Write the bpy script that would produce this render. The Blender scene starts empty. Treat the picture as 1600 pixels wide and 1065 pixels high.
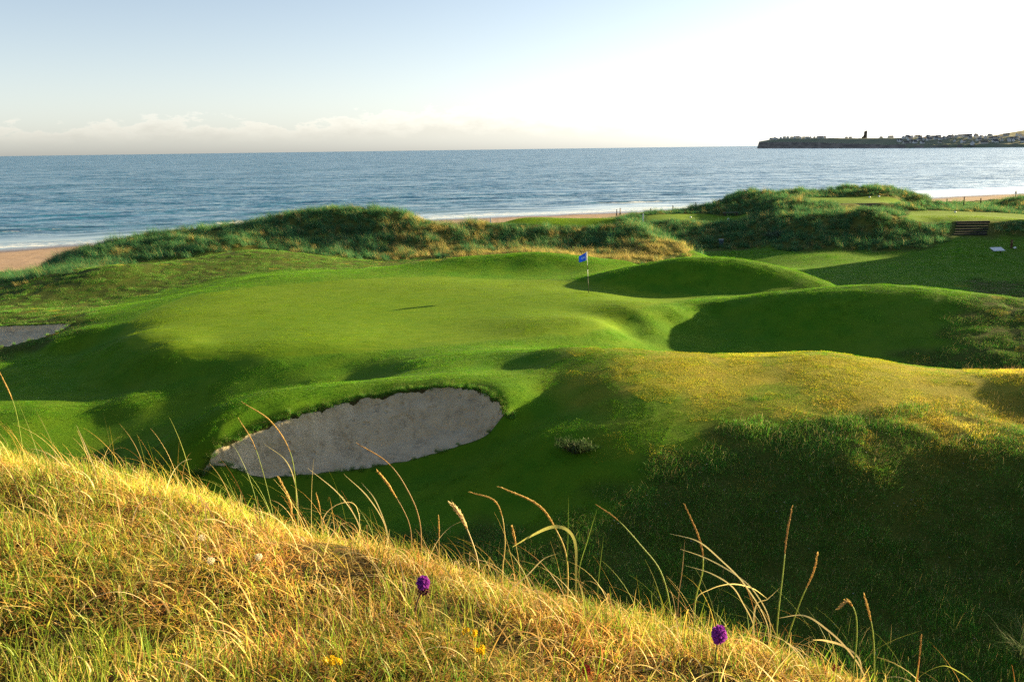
import bpy, bmesh, math, random
import numpy as np
from mathutils import Vector, Matrix, Euler
R = math.radians
random.seed(7); rng = np.random.RandomState(11)
S = bpy.context.scene
COL = S.collection

# ------------------------------------------------------------------ camera
cam_d = bpy.data.cameras.new('camera'); cam = bpy.data.objects.new('camera', cam_d); COL.objects.link(cam)
cam_d.sensor_width = 36.0; cam_d.lens = 32.0; cam_d.clip_start = 0.05; cam_d.clip_end = 120000
_r = Vector((0.99990809, -0.00279225, -0.01326743)); _u = Vector((0.01355808, 0.20592834, 0.97847315)); _f = Vector((0.0, 0.97856309, -0.20594727))
cam.matrix_world = Matrix(((_r.x, _u.x, -_f.x, 0), (_r.y, _u.y, -_f.y, 0), (_r.z, _u.z, -_f.z, 14.0), (0, 0, 0, 1)))
S.camera = cam

# ------------------------------------------------------------------ sky, sun, exposure
SUN_AZ, SUN_EL = R(64), R(11.0)          # azimuth measured clockwise from the view direction (+Y)
W = bpy.data.worlds.new('World'); S.world = W; W.use_nodes = True
def build_world():
    nt = W.node_tree; nt.nodes.clear(); N = nt.nodes.new; L = nt.links.new
    sky = N('ShaderNodeTexSky'); sky.sky_type = 'NISHITA'; sky.sun_disc = False
    sky.sun_elevation = SUN_EL; sky.sun_rotation = SUN_AZ
    sky.air_density = .66; sky.dust_density = .8; sky.ozone_density = 0.9; sky.altitude = 10
    bg = N('ShaderNodeBackground'); bg.inputs['Strength'].default_value = 0.0465
    out = N('ShaderNodeOutputWorld')
    # low bank of cumulus along the sea horizon
    tc = N('ShaderNodeTexCoord'); sep = N('ShaderNodeSeparateXYZ'); L(tc.outputs['Generated'], sep.inputs[0])
    def mth(op, a, b=None, c=None, clamp=False):
        m = N('ShaderNodeMath'); m.operation = op; m.use_clamp = clamp
        for i, v in enumerate((a, b, c)):
            if v is None: continue
            if isinstance(v, (int, float)): m.inputs[i].default_value = v
            else: L(v, m.inputs[i])
        return m.outputs[0]
    x, y, z = sep.outputs
    az = mth('ARCTAN2', x, y)                       # radians, 0 straight ahead
    comb = N('ShaderNodeCombineXYZ'); L(az, comb.inputs[0]); L(mth('MULTIPLY', z, 2.6), comb.inputs[1])
    n1 = N('ShaderNodeTexNoise'); n1.inputs['Scale'].default_value = 34; n1.inputs['Detail'].default_value = 8; n1.inputs['Roughness'].default_value = .58; n1.inputs['Lacunarity'].default_value = 2.2
    L(comb.outputs[0], n1.inputs['Vector'])
    cb2 = N('ShaderNodeCombineXYZ'); L(az, cb2.inputs[0])
    n2 = N('ShaderNodeTexNoise'); n2.inputs['Scale'].default_value = 7.0; n2.inputs['Detail'].default_value = 2; L(cb2.outputs[0], n2.inputs['Vector'])
    # cloud top height varies with azimuth; cloud = below top and above flat base
    top = mth('MULTIPLY_ADD', n2.outputs['Fac'], 0.060, -0.002)
    bank = mth('MULTIPLY', mth('POWER', 2.718, mth('MULTIPLY', mth('POWER', mth('MULTIPLY', mth('ADD', az, .03), 5.5), 2.0), -1.)), .016)
    top = mth('ADD', top, bank)
    hgt = mth('SUBTRACT', mth('ADD', top, mth('MULTIPLY', mth('SUBTRACT', n1.outputs['Fac'], .5), .062)), z)
    edge = N('ShaderNodeMapRange'); edge.inputs['From Min'].default_value = 0.0; edge.inputs['From Max'].default_value = 0.0045; L(hgt, edge.inputs['Value'])
    base = N('ShaderNodeMapRange'); base.interpolation_type = 'SMOOTHSTEP'; base.inputs['From Min'].default_value = 0.004; base.inputs['From Max'].default_value = 0.030; L(z, base.inputs['Value'])
    mask = mth('MULTIPLY', mth('MULTIPLY', edge.outputs[0], base.outputs[0]), .75, clamp=True)
    # lit tops, greyer body
    lit = N('ShaderNodeMapRange'); lit.inputs['From Min'].default_value = 0.0; lit.inputs['From Max'].default_value = 0.028; lit.inputs['To Min'].default_value = 1.2; lit.inputs['To Max'].default_value = .89; L(hgt, lit.inputs['Value'])
    # sea haze takes the colour out of the lowest band of sky
    bw = N('ShaderNodeRGBToBW'); L(sky.outputs[0], bw.inputs[0])
    gv = N('ShaderNodeVectorMath'); gv.operation = 'SCALE'; gv.inputs[0].default_value = (.84, .845, .795); L(bw.outputs[0], gv.inputs['Scale'])
    hz = mth('MULTIPLY_ADD', mth('POWER', 2.718, mth('MULTIPLY', mth('ABSOLUTE', z), -11.)), .56, .30)
    hm = N('ShaderNodeMix'); hm.data_type = 'RGBA'; L(hz, hm.inputs[0]); L(sky.outputs[0], hm.inputs[6]); L(gv.outputs[0], hm.inputs[7])
    skyc = hm.outputs[2]
    tint = N('ShaderNodeMix'); tint.data_type = 'RGBA'; tint.blend_type = 'MULTIPLY'; tint.inputs[0].default_value = 1.0
    L(skyc, tint.inputs[6]); tint.inputs[7].default_value = (1.04, .975, .955, 1)
    vm = N('ShaderNodeVectorMath'); vm.operation = 'SCALE'; L(tint.outputs[2], vm.inputs[0]); L(lit.outputs[0], vm.inputs['Scale'])
    mix = N('ShaderNodeMix'); mix.data_type = 'RGBA'; L(mask, mix.inputs[0]); L(skyc, mix.inputs[6]); L(vm.outputs[0], mix.inputs[7])
    L(mix.outputs[2], bg.inputs['Color']); L(bg.outputs[0], out.inputs[0])
build_world()
sun_d = bpy.data.lights.new('sun', 'SUN'); sun_d.energy = 3.8; sun_d.angle = R(0.6); sun_d.color = (1.0, .77, .38)
sun = bpy.data.objects.new('sun', sun_d); COL.objects.link(sun)
_sd = Vector((math.sin(SUN_AZ) * math.cos(SUN_EL), math.cos(SUN_AZ) * math.cos(SUN_EL), math.sin(SUN_EL)))
sun.rotation_euler = _sd.to_track_quat('Z', 'Y').to_euler(); sun.location = _sd * 60 + Vector((0, 0, 30))
V = S.view_settings; V.view_transform = 'Standard'; V.look = 'None'; V.gamma = 1.0; V.use_curve_mapping = False
V.exposure = 2.54
S.cycles.use_denoising = False; S.cycles.max_bounces = 6; S.cycles.diffuse_bounces = 3; S.cycles.glossy_bounces = 3; S.cycles.transmission_bounces = 4; S.cycles.transparent_max_bounces = 8
S.cycles.sample_clamp_indirect = 4.0
# ------------------------------------------------------------------ surveyed ground points (x, y, z) and outlines (x, y)
CONTROL = [(-17.74,49.97,6.0),(-18.11,52.15,6.02),(-18.53,48.43,5.95),(-18.22,44.38,5.9),(-17.31,40.59,5.92),(-15.71,39.45,5.93),(-15.97,42.53,5.97),(-14.82,37.44,5.9),(-13.31,39.47,5.95),(-14.1,43.89,6.0),(-13.38,37.16,5.86),(-9.92,36.18,5.87),(-6.84,36.48,5.92),(-3.99,36.9,5.95),(-13.28,53.66,6.1),(-6.91,48.76,6.05),(-5.99,41.92,5.95),(-1.64,46.59,6.0),(-1.14,40.07,5.95),(4.39,51.02,6.0),(3.84,44.57,5.95),(4.04,40.21,5.85),(-9.69,57.36,6.15),(-15.32,58.76,6.2),(-3.88,55.45,6.1),(2.02,55.58,6.0),(6.9,48.22,5.95),(1.4,38.94,6.0),(-20.65,45.52,5.62),(-20.61,43.96,5.5),(-22.13,43.48,5.3),(-17.13,38.87,5.5),(-12.72,35.07,5.25),(-9.49,34.39,5.38),(-18.07,38.46,4.95),(-22.36,40.78,4.75),(-20.22,36.64,4.6),(-15.62,35.83,4.75),(-6.56,34.78,5.55),(-3.65,33.59,6.15),(-7.37,33.8,5.45),(-11.24,33.97,5.18),(-14.69,33.59,4.9),(-17.66,32.68,4.75),(-5.65,32.35,5.65),(-11.89,32.5,4.72),(-15.26,31.99,4.38),(-16.84,30.94,4.3),(-8.57,31.68,5.2),(-12.21,29.56,4.45),(-20.95,42.84,4.85),(-23.33,43.23,4.7),(-9.64,25.15,4.95),(-8.94,25.69,5.42),(-8.0,26.51,5.8),(-6.97,27.12,6.05),(-5.71,27.83,6.2),(-4.95,28.2,6.32),(-3.34,28.55,6.48),(-2.09,28.59,6.58),(-1.05,28.24,6.55),(-0.42,27.27,6.45),(-0.22,26.67,6.25),(0.08,26.64,5.95),(-0.72,26.59,5.55),(-1.61,26.58,5.2),(-3.15,26.23,4.85),(-4.68,26.05,4.65),(-6.2,25.94,4.55),(-7.7,25.78,4.55),(-9.1,25.43,4.7),(-3.09,30.36,6.45),(-3.67,24.29,4.55),(-6.28,23.81,4.4),(-1.51,24.54,5.0),(-0.04,24.81,5.65),(0.89,25.31,6.05),(0.97,23.0,5.35),(-0.9,22.32,4.75),(-8.73,23.19,4.5),(-11.51,25.74,4.5),(-0.5,34.0,6.44),(1.9,33.0,6.82),(4.68,32.5,6.8),(7.94,31.5,6.81),(10.95,31.0,6.95),(12.58,29.0,6.88),(14.2,28.0,6.82),(15.66,27.0,7.01),(17.3,26.5,7.05),(-0.01,31.42,6.4),(1.74,30.34,6.75),(1.0,28.12,6.45),(2.99,27.67,6.75),(5.06,27.98,6.85),(8.05,27.81,6.85),(9.76,26.92,6.85),(11.53,26.45,6.75),(13.0,25.49,6.6),(14.65,25.09,6.5),(1.94,26.92,6.35),(3.81,26.3,6.6),(5.66,26.0,6.6),(7.46,25.63,6.6),(9.18,25.18,6.55),(3.48,23.92,6.08),(5.23,23.85,6.08),(6.92,23.62,6.13),(3.18,21.68,5.3),(4.74,21.37,5.23),(6.44,21.78,5.39),(8.52,23.25,6.23),(10.04,22.76,6.2),(9.2,21.87,5.91),(10.56,21.58,5.57),(11.68,22.69,6.2),(12.98,21.99,6.07),(12.31,20.62,5.26),(9.19,20.51,5.03),(10.25,19.45,4.68),(7.37,19.65,4.63),(8.3,18.23,4.23),(9.07,16.89,3.94),(10.74,17.59,4.24),(9.8,15.81,3.74),(5.75,19.15,4.42),(2.94,19.89,4.58),(1.48,20.55,4.96),(6.7,17.6,4.0),(4.06,17.96,4.14),(5.61,42.22,5.3),(7.57,42.13,4.95),(10.45,41.45,4.75),(13.37,41.28,4.9),(6.25,43.54,5.5),(8.36,44.83,5.45),(10.58,46.18,5.4),(8.29,44.44,5.2),(6.49,43.06,5.4),(6.32,44.12,5.9),(8.24,46.07,5.92),(10.9,47.68,5.95),(4.37,41.98,5.95),(15.43,35.5,4.9),(18.51,34.0,4.9),(8.96,35.5,4.95),(5.26,36.5,5.3),(2.1,36.5,5.75),(12.99,36.0,4.95),(18.66,46.0,7.01),(15.9,46.5,6.78),(13.35,46.8,6.4),(20.82,45.0,6.97),(22.9,44.0,6.78),(24.55,43.0,6.63),(27.02,42.0,6.46),(15.64,43.76,6.25),(15.14,42.22,5.6),(18.42,42.95,6.35),(17.47,40.53,5.6),(20.47,40.8,6.1),(19.22,38.12,5.5),(20.31,36.05,5.4),(22.47,39.64,6.0),(21.38,53.0,4.3),(25.02,52.0,4.2),(28.86,51.0,4.2),(21.24,60.0,4.2),(27.6,60.0,4.0),(33.96,60.0,4.0),(38.98,58.0,4.2),(11.81,55.5,7.34),(10.25,55.5,7.24),(13.7,55.2,7.27),(15.55,54.8,7.02),(17.26,54.0,6.6),(18.86,53.0,6.03),(8.3,55.5,6.87),(6.28,55.0,6.5),(7.68,53.78,5.95),(9.81,52.89,5.9),(13.02,52.19,5.85),(16.37,51.02,5.8),(5.09,54.74,6.0),(8.68,61.0,5.4),(12.98,61.0,5.2),(17.0,60.0,4.6),(20.39,60.0,4.3),(14.9,70.0,4.4),(19.84,70.0,4.0),(1.44,64.2,6.87),(-0.82,64.2,6.76),(3.7,64.2,6.75),(-3.5,63.5,6.61),(-6.25,64.0,6.32),(5.9,63.5,6.44),(8.21,64.0,6.12),(0.06,60.91,6.0),(3.53,61.22,6.0),(-3.36,60.56,6.05),(-6.71,59.88,6.1),(1.52,68.0,5.4),(-3.8,69.0,5.5),(6.32,68.0,5.2),(-32.53,57.22,4.8),(-28.51,57.33,4.85),(-39.99,70.74,4.4),(-25.34,54.81,4.95),(-23.31,57.65,5.1),(-21.43,59.39,5.35),(-19.39,61.02,5.6),(-40.41,77.41,4.0),(-19.31,65.26,5.6),(-11.15,66.2,5.6),(-28.36,65.0,6.17),(-30.69,64.0,5.83),(-25.65,65.0,5.72),(-21.01,77.0,5.97),(-23.96,76.0,5.85),(-17.33,75.0,5.72),(-13.13,72.0,5.29),(-32.2,74.0,4.6),(-27.36,78.0,4.9),(-21.84,82.0,5.1),(-24.55,50.7,5.35),(-28.22,51.48,5.3),(-23.23,47.51,5.45),(-25.81,48.88,5.3),(-28.42,49.81,5.2),(-24.86,43.23,4.85),(-23.73,44.72,5.0),(-22.93,46.83,5.3),(-31.74,50.55,5.0),(-26.86,42.36,4.6),(-39.72,63.66,4.5),(-44.88,86.0,3.01),(-43.23,88.0,4.59),(-40.98,90.0,4.97),(-38.6,92.0,5.37),(-35.7,93.0,5.81),(-32.76,94.0,6.14),(-26.12,94.0,6.97),(-22.79,94.0,7.58),(-19.48,94.0,8.05),(-15.55,94.0,8.13),(-11.82,93.0,8.08),(-10.01,91.0,7.43),(-7.33,89.0,6.55),(-4.7,86.0,5.75),(-1.62,82.0,5.17),(-37.42,82.0,4.96),(-32.01,83.0,5.18),(-26.44,84.0,5.59),(-21.02,86.0,5.48),(-16.25,83.0,4.97),(-11.45,82.0,4.72),(-6.58,79.0,5.0),(-14.98,90.0,6.38),(-21.92,90.0,6.35),(-10.85,87.0,5.98),(-48.52,94.0,1.6),(-44.42,98.0,1.8),(-39.87,104.0,1.8),(-33.85,108.0,2.0),(-27.26,112.0,2.0),(-19.77,114.0,2.0),(-12.15,110.0,2.2),(-6.84,100.0,3.2),(-3.84,95.0,3.8),(-1.11,91.0,6.8),(5.19,90.0,6.61),(9.61,90.0,6.55),(0.17,94.5,6.71),(5.57,96.5,6.55),(10.19,95.5,6.49),(-3.7,92.0,6.69),(-5.32,92.0,6.2),(-2.27,85.0,5.45),(3.07,84.0,5.13),(8.88,83.0,4.92),(-4.61,84.0,5.29),(12.07,85.0,5.85),(11.74,92.0,6.93),(13.56,87.0,6.13),(15.11,82.0,5.52),(15.41,79.0,5.15),(11.1,78.0,4.99),(5.31,74.0,5.31),(1.15,75.0,5.46),(-5.66,104.0,3.4),(0.18,110.0,3.6),(6.46,112.0,3.6),(12.74,112.0,3.8),(13.9,98.0,4.4),(16.92,92.0,3.7),(17.22,84.0,3.6),(17.44,112.0,5.04),(23.71,112.0,4.96),(29.2,112.0,4.96),(18.98,122.0,5.26),(26.21,124.0,5.28),(31.33,122.0,5.27),(30.48,117.0,5.05),(18.08,102.0,3.46),(23.36,100.0,3.31),(27.03,98.0,3.47),(29.06,103.0,4.65),(19.15,135.0,3.4),(25.38,138.0,3.6),(31.19,138.0,4.2),(28.74,136.0,4.72),(30.62,136.0,5.17),(33.41,136.0,6.82),(37.85,135.0,7.09),(41.91,133.0,7.22),(45.82,131.0,7.62),(52.58,132.0,7.85),(55.4,131.0,7.4),(57.31,128.0,6.72),(58.2,124.0,5.88),(34.51,120.0,7.1),(34.89,113.0,7.0),(35.97,109.0,6.62),(29.86,106.0,5.49),(39.85,121.0,7.23),(46.01,124.0,7.24),(52.06,124.0,7.08),(38.23,116.0,6.95),(40.66,116.0,6.83),(47.93,114.0,6.77),(32.72,99.0,6.33),(35.82,98.0,6.3),(39.16,97.0,6.8),(41.57,97.0,6.36),(43.19,96.0,5.94),(37.98,106.0,6.12),(43.9,106.0,6.19),(28.77,97.0,4.37),(33.16,94.0,4.72),(39.34,93.0,4.86),(43.44,92.0,4.9),(28.97,91.0,3.78),(34.99,90.0,3.94),(40.4,88.0,4.2),(44.09,96.5,5.89),(46.74,95.0,5.97),(49.74,95.0,5.93),(53.4,95.0,5.88),(47.74,108.0,6.15),(54.0,110.0,6.01),(60.62,108.0,5.68),(66.33,105.0,5.44),(43.93,91.0,4.92),(47.14,91.0,4.88),(51.17,92.0,5.18),(58.31,92.0,4.89),(59.25,119.0,5.42),(63.52,120.0,5.3),(71.06,127.0,6.41),(69.4,128.0,6.2),(81.7,130.0,7.01),(42.18,150.0,3.0),(56.17,160.0,3.0),(67.36,160.0,3.0),(70.49,150.0,3.2),(81.52,155.0,3.0),(95.35,160.0,3.5),(99.89,150.0,5.0),(22.67,91.42,3.5),(30.43,85.96,3.7),(37.61,81.72,3.8),(23.55,73.67,3.9),(30.14,70.71,3.95),(36.22,67.96,4.0),(48.36,86.7,4.35),(44.33,82.5,4.2),(43.66,77.04,4.0),(40.9,81.0,4.93),(37.99,79.0,4.62),(45.0,20.0,9.0),(40.0,32.0,8.5),(58.0,50.0,6.0),(70.0,78.0,15.5),(73.0,90.0,17.0),(75.0,101.0,14.5),(76.0,111.0,9.2),(80.0,123.0,5.4),(69.0,68.0,11.5),(67.0,59.0,6.0),(85.0,90.0,12.0),(95.0,102.0,8.0),(90.0,76.0,10.5),(62.0,88.0,5.2),(62.5,99.0,5.9),(60.0,78.0,4.8),(58.0,70.0,4.6),(66.0,117.0,4.9),(62.0,127.0,3.4),(66.0,135.0,3.0),(57.0,123.0,4.2),(38.0,8.0,8.5),(24.0,14.0,5.0),(26.0,22.0,5.2),(60.0,30.0,9.5),(115.0,105.0,6.0),(140.0,150.0,5.0),(28.0,2.0,6.0),(150.0,60.0,7.0),(-40.0,60.0,4.0),(-45.0,40.0,4.0),(-25.0,20.0,4.0),(-40.0,10.0,4.2),(-70.0,70.0,2.2),(-80.0,30.0,3.0),(-12.0,14.0,3.8),(0.0,13.0,3.7),(8.0,13.0,3.6),(0.0,0.0,4.0),(-20.0,-20.0,5.0),(20.0,-20.0,6.0),(12.0,10.0,3.6),(-120.0,60.0,1.5),(-120.0,-20.0,2.5),(60.0,-20.0,8.0),(150.0,-20.0,8.0),(-55.0,97.0,1.7),(-30.0,122.0,1.7),(-8.0,148.0,1.7),(36.0,181.0,1.7),(70.0,192.0,1.7),(110.0,205.0,1.7),(160.0,220.0,1.7)]
BUNKER = [(-9.64,25.15),(-8.94,25.69),(-8.0,26.51),(-6.97,27.12),(-5.71,27.83),(-4.95,28.2),(-3.34,28.55),(-2.09,28.59),(-1.05,28.24),(-0.42,27.27),(-0.22,26.67),(0.08,26.64),(-0.72,26.59),(-1.61,26.58),(-3.15,26.23),(-4.68,26.05),(-6.2,25.94),(-7.7,25.78),(-9.1,25.43)]
BUNKER2 = [(-23.2,47.22),(-25.12,47.53),(-27.45,48.04),(-30.07,48.38),(-27.9,44.39),(-25.11,43.68),(-24.23,44.75),(-23.37,45.65)]
GREEN = [(-18.76,42.93),(-17.03,39.51),(-14.43,37.07),(-11.82,36.4),(-9.89,36.05),(-7.36,36.43),(-4.03,37.26),(-0.55,38.61),(2.83,39.41),(4.64,41.72),(5.88,44.34),(8.61,48.18),(10.61,51.26),(7.58,53.05),(5.09,54.68),(2.08,57.21),(-4.11,58.85),(-8.1,57.6),(-12.53,55.45),(-16.05,54.01),(-18.73,51.77),(-19.28,46.65)]
FOOT = [(-57.21,80.58),(-34.51,64.25),(-31.31,64.34),(-33.91,80.41),(-28.67,81.77),(-23.48,83.9),(-16.99,80.92),(-10.99,78.62),(-6.51,78.11),(-3.11,76.0),(1.11,72.5),(5.17,72.0),(10.46,73.5),(14.03,76.0),(16.97,84.0),(18.06,98.0),(23.25,99.51),(26.77,97.04),(27.64,93.0),(28.98,91.0),(35.0,90.0),(40.41,88.0),(43.5,91.0),(46.58,96.0),(50.08,96.0),(47.79,91.0),(51.86,92.0),(61.57,92.0)]
TEE1 = [(-1.62,91.0),(3.95,90.3),(9.95,90.3),(11.13,95.0),(9.62,96.5),(4.92,97.0),(-0.5,95.0)]
TEE2 = [(16.96,113.0),(23.92,113.0),(29.3,113.0),(31.08,121.0),(26.0,123.0),(18.4,121.0)]
TEE3 = [(37.91,115.5),(40.49,115.5),(47.74,114.5),(52.07,123.0),(45.64,123.0),(39.68,121.0)]
TEE4 = [(42.27,97.0),(47.03,95.6),(50.05,95.6),(54.97,95.4),(61.4,95.0),(66.31,105.0),(60.61,108.0),(54.0,110.0),(47.58,108.5)]
MOWN = [(-24.64,37.75),(-24.24,42.04),(-23.03,43.28),(-21.44,44.02),(-24.69,56.99),(-21.41,60.57),(-17.48,65.33),(-12.28,67.26),(-7.16,64.08),(-4.39,63.4),(-3.65,66.0),(1.01,66.0),(4.74,66.0),(10.47,73.55),(13.77,74.53),(17.07,83.0),(18.57,97.0),(26.77,97.0),(28.67,90.0),(34.61,89.0),(39.96,87.0),(43.39,90.5),(47.53,90.5),(57.09,90.0),(38.0,66.8),(33.69,67.71),(25.39,44.5),(21.49,43.0),(18.82,38.42),(16.59,38.32),(15.57,26.83),(14.96,26.03),(12.19,25.75),(9.79,25.35),(6.88,24.83),(4.86,23.76),(3.31,22.65),(2.18,21.33),(0.72,20.75),(-1.68,21.55),(-4.98,21.79),(-8.75,23.24),(-13.94,28.94),(-18.68,29.8)]
# ------------------------------------------------------------------ terrain heights (world metres, sea level = 0)
def tps_fit(P, lam):
    X = P[:, :2] / 50.0; n = len(X)
    r2 = ((X[:, None] - X[None]) ** 2).sum(2)
    K = 0.5 * r2 * np.log(r2 + 1e-12); K[np.arange(n), np.arange(n)] = lam
    A = np.zeros((n + 3, n + 3)); A[:n, :n] = K
    A[:n, n] = 1; A[:n, n + 1:] = X; A[n:, :n] = A[:n, n:].T
    b = np.zeros(n + 3); b[:n] = P[:, 2]
    return X, np.linalg.solve(A, b)
TX, TW = tps_fit(np.array(CONTROL), 2e-5)
def tps(x, y):
    shp = x.shape; q = np.stack([x.ravel(), y.ravel()], 1) / 50.0
    out = np.empty(len(q)); n = len(TX)
    Xf = TX.astype(np.float32); Wf = TW[:n].astype(np.float32)
    for i in range(0, len(q), 20000):
        c = q[i:i + 20000]; cf = c.astype(np.float32)
        r2 = (cf[:, 0:1] - Xf[None, :, 0]) ** 2 + (cf[:, 1:2] - Xf[None, :, 1]) ** 2
        k = r2 * np.log(r2 + 1e-12) * 0.5
        out[i:i + 20000] = k @ Wf + TW[n] + c @ TW[n + 1:]
    return out.reshape(shp)
def sstep(a, b, v):
    t = np.clip((v - a) / (b - a), 0, 1); return t * t * (3 - 2 * t)
SHORE = np.array([(-600, -300), (-140, 88), (-79, 141), (-14, 192), (45, 216), (125, 253), (250, 312), (700, 520), (1500, 700)], float)
TOE = np.array([(-600, -380), (-120, 30), (-75, 75), (-55, 97), (-30, 122), (-8, 148), (36, 181), (70, 192), (110, 205), (160, 222), (400, 330), (1500, 640)], float)
def shore_d(x, y): return (y - np.interp(x, SHORE[:, 0], SHORE[:, 1])) * 0.87
def toe_d(x, y): return (y - np.interp(x, TOE[:, 0], TOE[:, 1])) * 0.85
NKX = np.array([-40, -14, -6, -3.5, -2, -1, -.3, .3, .8, 1.6, 4., 10, 30])
NKY = np.array([24, 10.5, 6.9, 5.35, 4.6, 3.96, 3.53, 3.18, 2.88, 2.11, -1., -7, -28])
_rs = np.random.RandomState(5)
_WV = [(_rs.uniform(0, 6.28), _rs.uniform(0, 6.28)) for _ in range(40)]
def wob(x, y, wl, k0, n=6):
    """smooth irregular ground noise, wavelength about wl, amplitude about 1"""
    s = np.zeros_like(x)
    for i in range(n):
        a, ph = _WV[(k0 + i) % 40]; f = 6.283 / (wl * (0.7 + 0.12 * i))
        s += np.sin(f * (x * math.cos(a) + y * math.sin(a)) + ph + 1.3 * np.sin(f * .6 * (x * math.sin(a) - y * math.cos(a)) + ph * 2))
    return s / math.sqrt(n / 2.0) * 0.6
def near_dune(x, y):
    s = y - np.interp(x, NKX, NKY)
    z = 12.62 - 1.0 * (s + np.sqrt(s * s + .49)) * .5
    return z + wob(x, y, 1.4, 3) * .03 + wob(x, y, .5, 9) * .012
def poly_sd(x, y, P):
    """signed distance to a closed polygon, negative inside"""
    P = np.asarray(P, float); shp = x.shape; x = x.ravel(); y = y.ravel()
    d = np.full(x.shape, 1e9); ins = np.zeros(x.shape, bool)
    for i in range(len(P)):
        ax, ay = P[i]; bx, by = P[(i + 1) % len(P)]
        ex, ey = bx - ax, by - ay
        t = np.clip(((x - ax) * ex + (y - ay) * ey) / (ex * ex + ey * ey + 1e-12), 0, 1)
        d = np.minimum(d, (x - ax - t * ex) ** 2 + (y - ay - t * ey) ** 2)
        c = ((ay > y) != (by > y)) & (x < (bx - ax) * (y - ay) / (by - ay + 1e-12) + ax)
        ins ^= c
    d = np.sqrt(d); d[ins] *= -1
    return d.reshape(shp)
def base_height(x, y):
    h = tps(x, y)
    h = np.maximum(h, 0.8)
    d = toe_d(x, y); sd = shore_d(x, y)
    beach = np.where(sd < 0, -sd * 0.036, -sd * 0.02)
    beach = np.clip(beach, -3, 2.2)
    k = sstep(-3, 5, d)
    h = h * (1 - k) + beach * k
    n = near_dune(x, y)
    w = 0.5; return 0.5 * (h + n + np.sqrt((h - n) ** 2 + w * w)) - 0.02
# ------------------------------------------------------------------ helpers
def mesh_obj(name, verts, faces, mat=None, parent=None, smooth=True, link=True):
    me = bpy.data.meshes.new(name)
    if isinstance(verts, np.ndarray) and isinstance(faces, np.ndarray):
        nv, nf, k = len(verts), len(faces), faces.shape[1]
        me.vertices.add(nv); me.vertices.foreach_set('co', verts.astype(np.float32).ravel())
        me.loops.add(nf * k); me.loops.foreach_set('vertex_index', faces.astype(np.int32).ravel())
        me.polygons.add(nf); me.polygons.foreach_set('loop_start', np.arange(0, nf * k, k, dtype=np.int32))
        me.update(calc_edges=True)
    else:
        me.from_pydata([tuple(v) for v in verts], [], [tuple(f) for f in faces])
    if smooth: me.polygons.foreach_set('use_smooth', np.ones(len(me.polygons), bool))
    if mat: me.materials.append(mat)
    o = bpy.data.objects.new(name, me)
    if link: COL.objects.link(o)
    if parent: o.parent = parent
    return o
def tag(o, label=None, cat=None, group=None, kind=None):
    if label: o['label'] = label
    if cat: o['category'] = cat
    if group: o['group'] = group
    if kind: o['kind'] = kind
    return o
def empty(name, loc, rz=0):
    o = bpy.data.objects.new(name, None); COL.objects.link(o); o.location = loc; o.rotation_euler.z = rz; o.empty_display_size = .2
    return o
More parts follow.
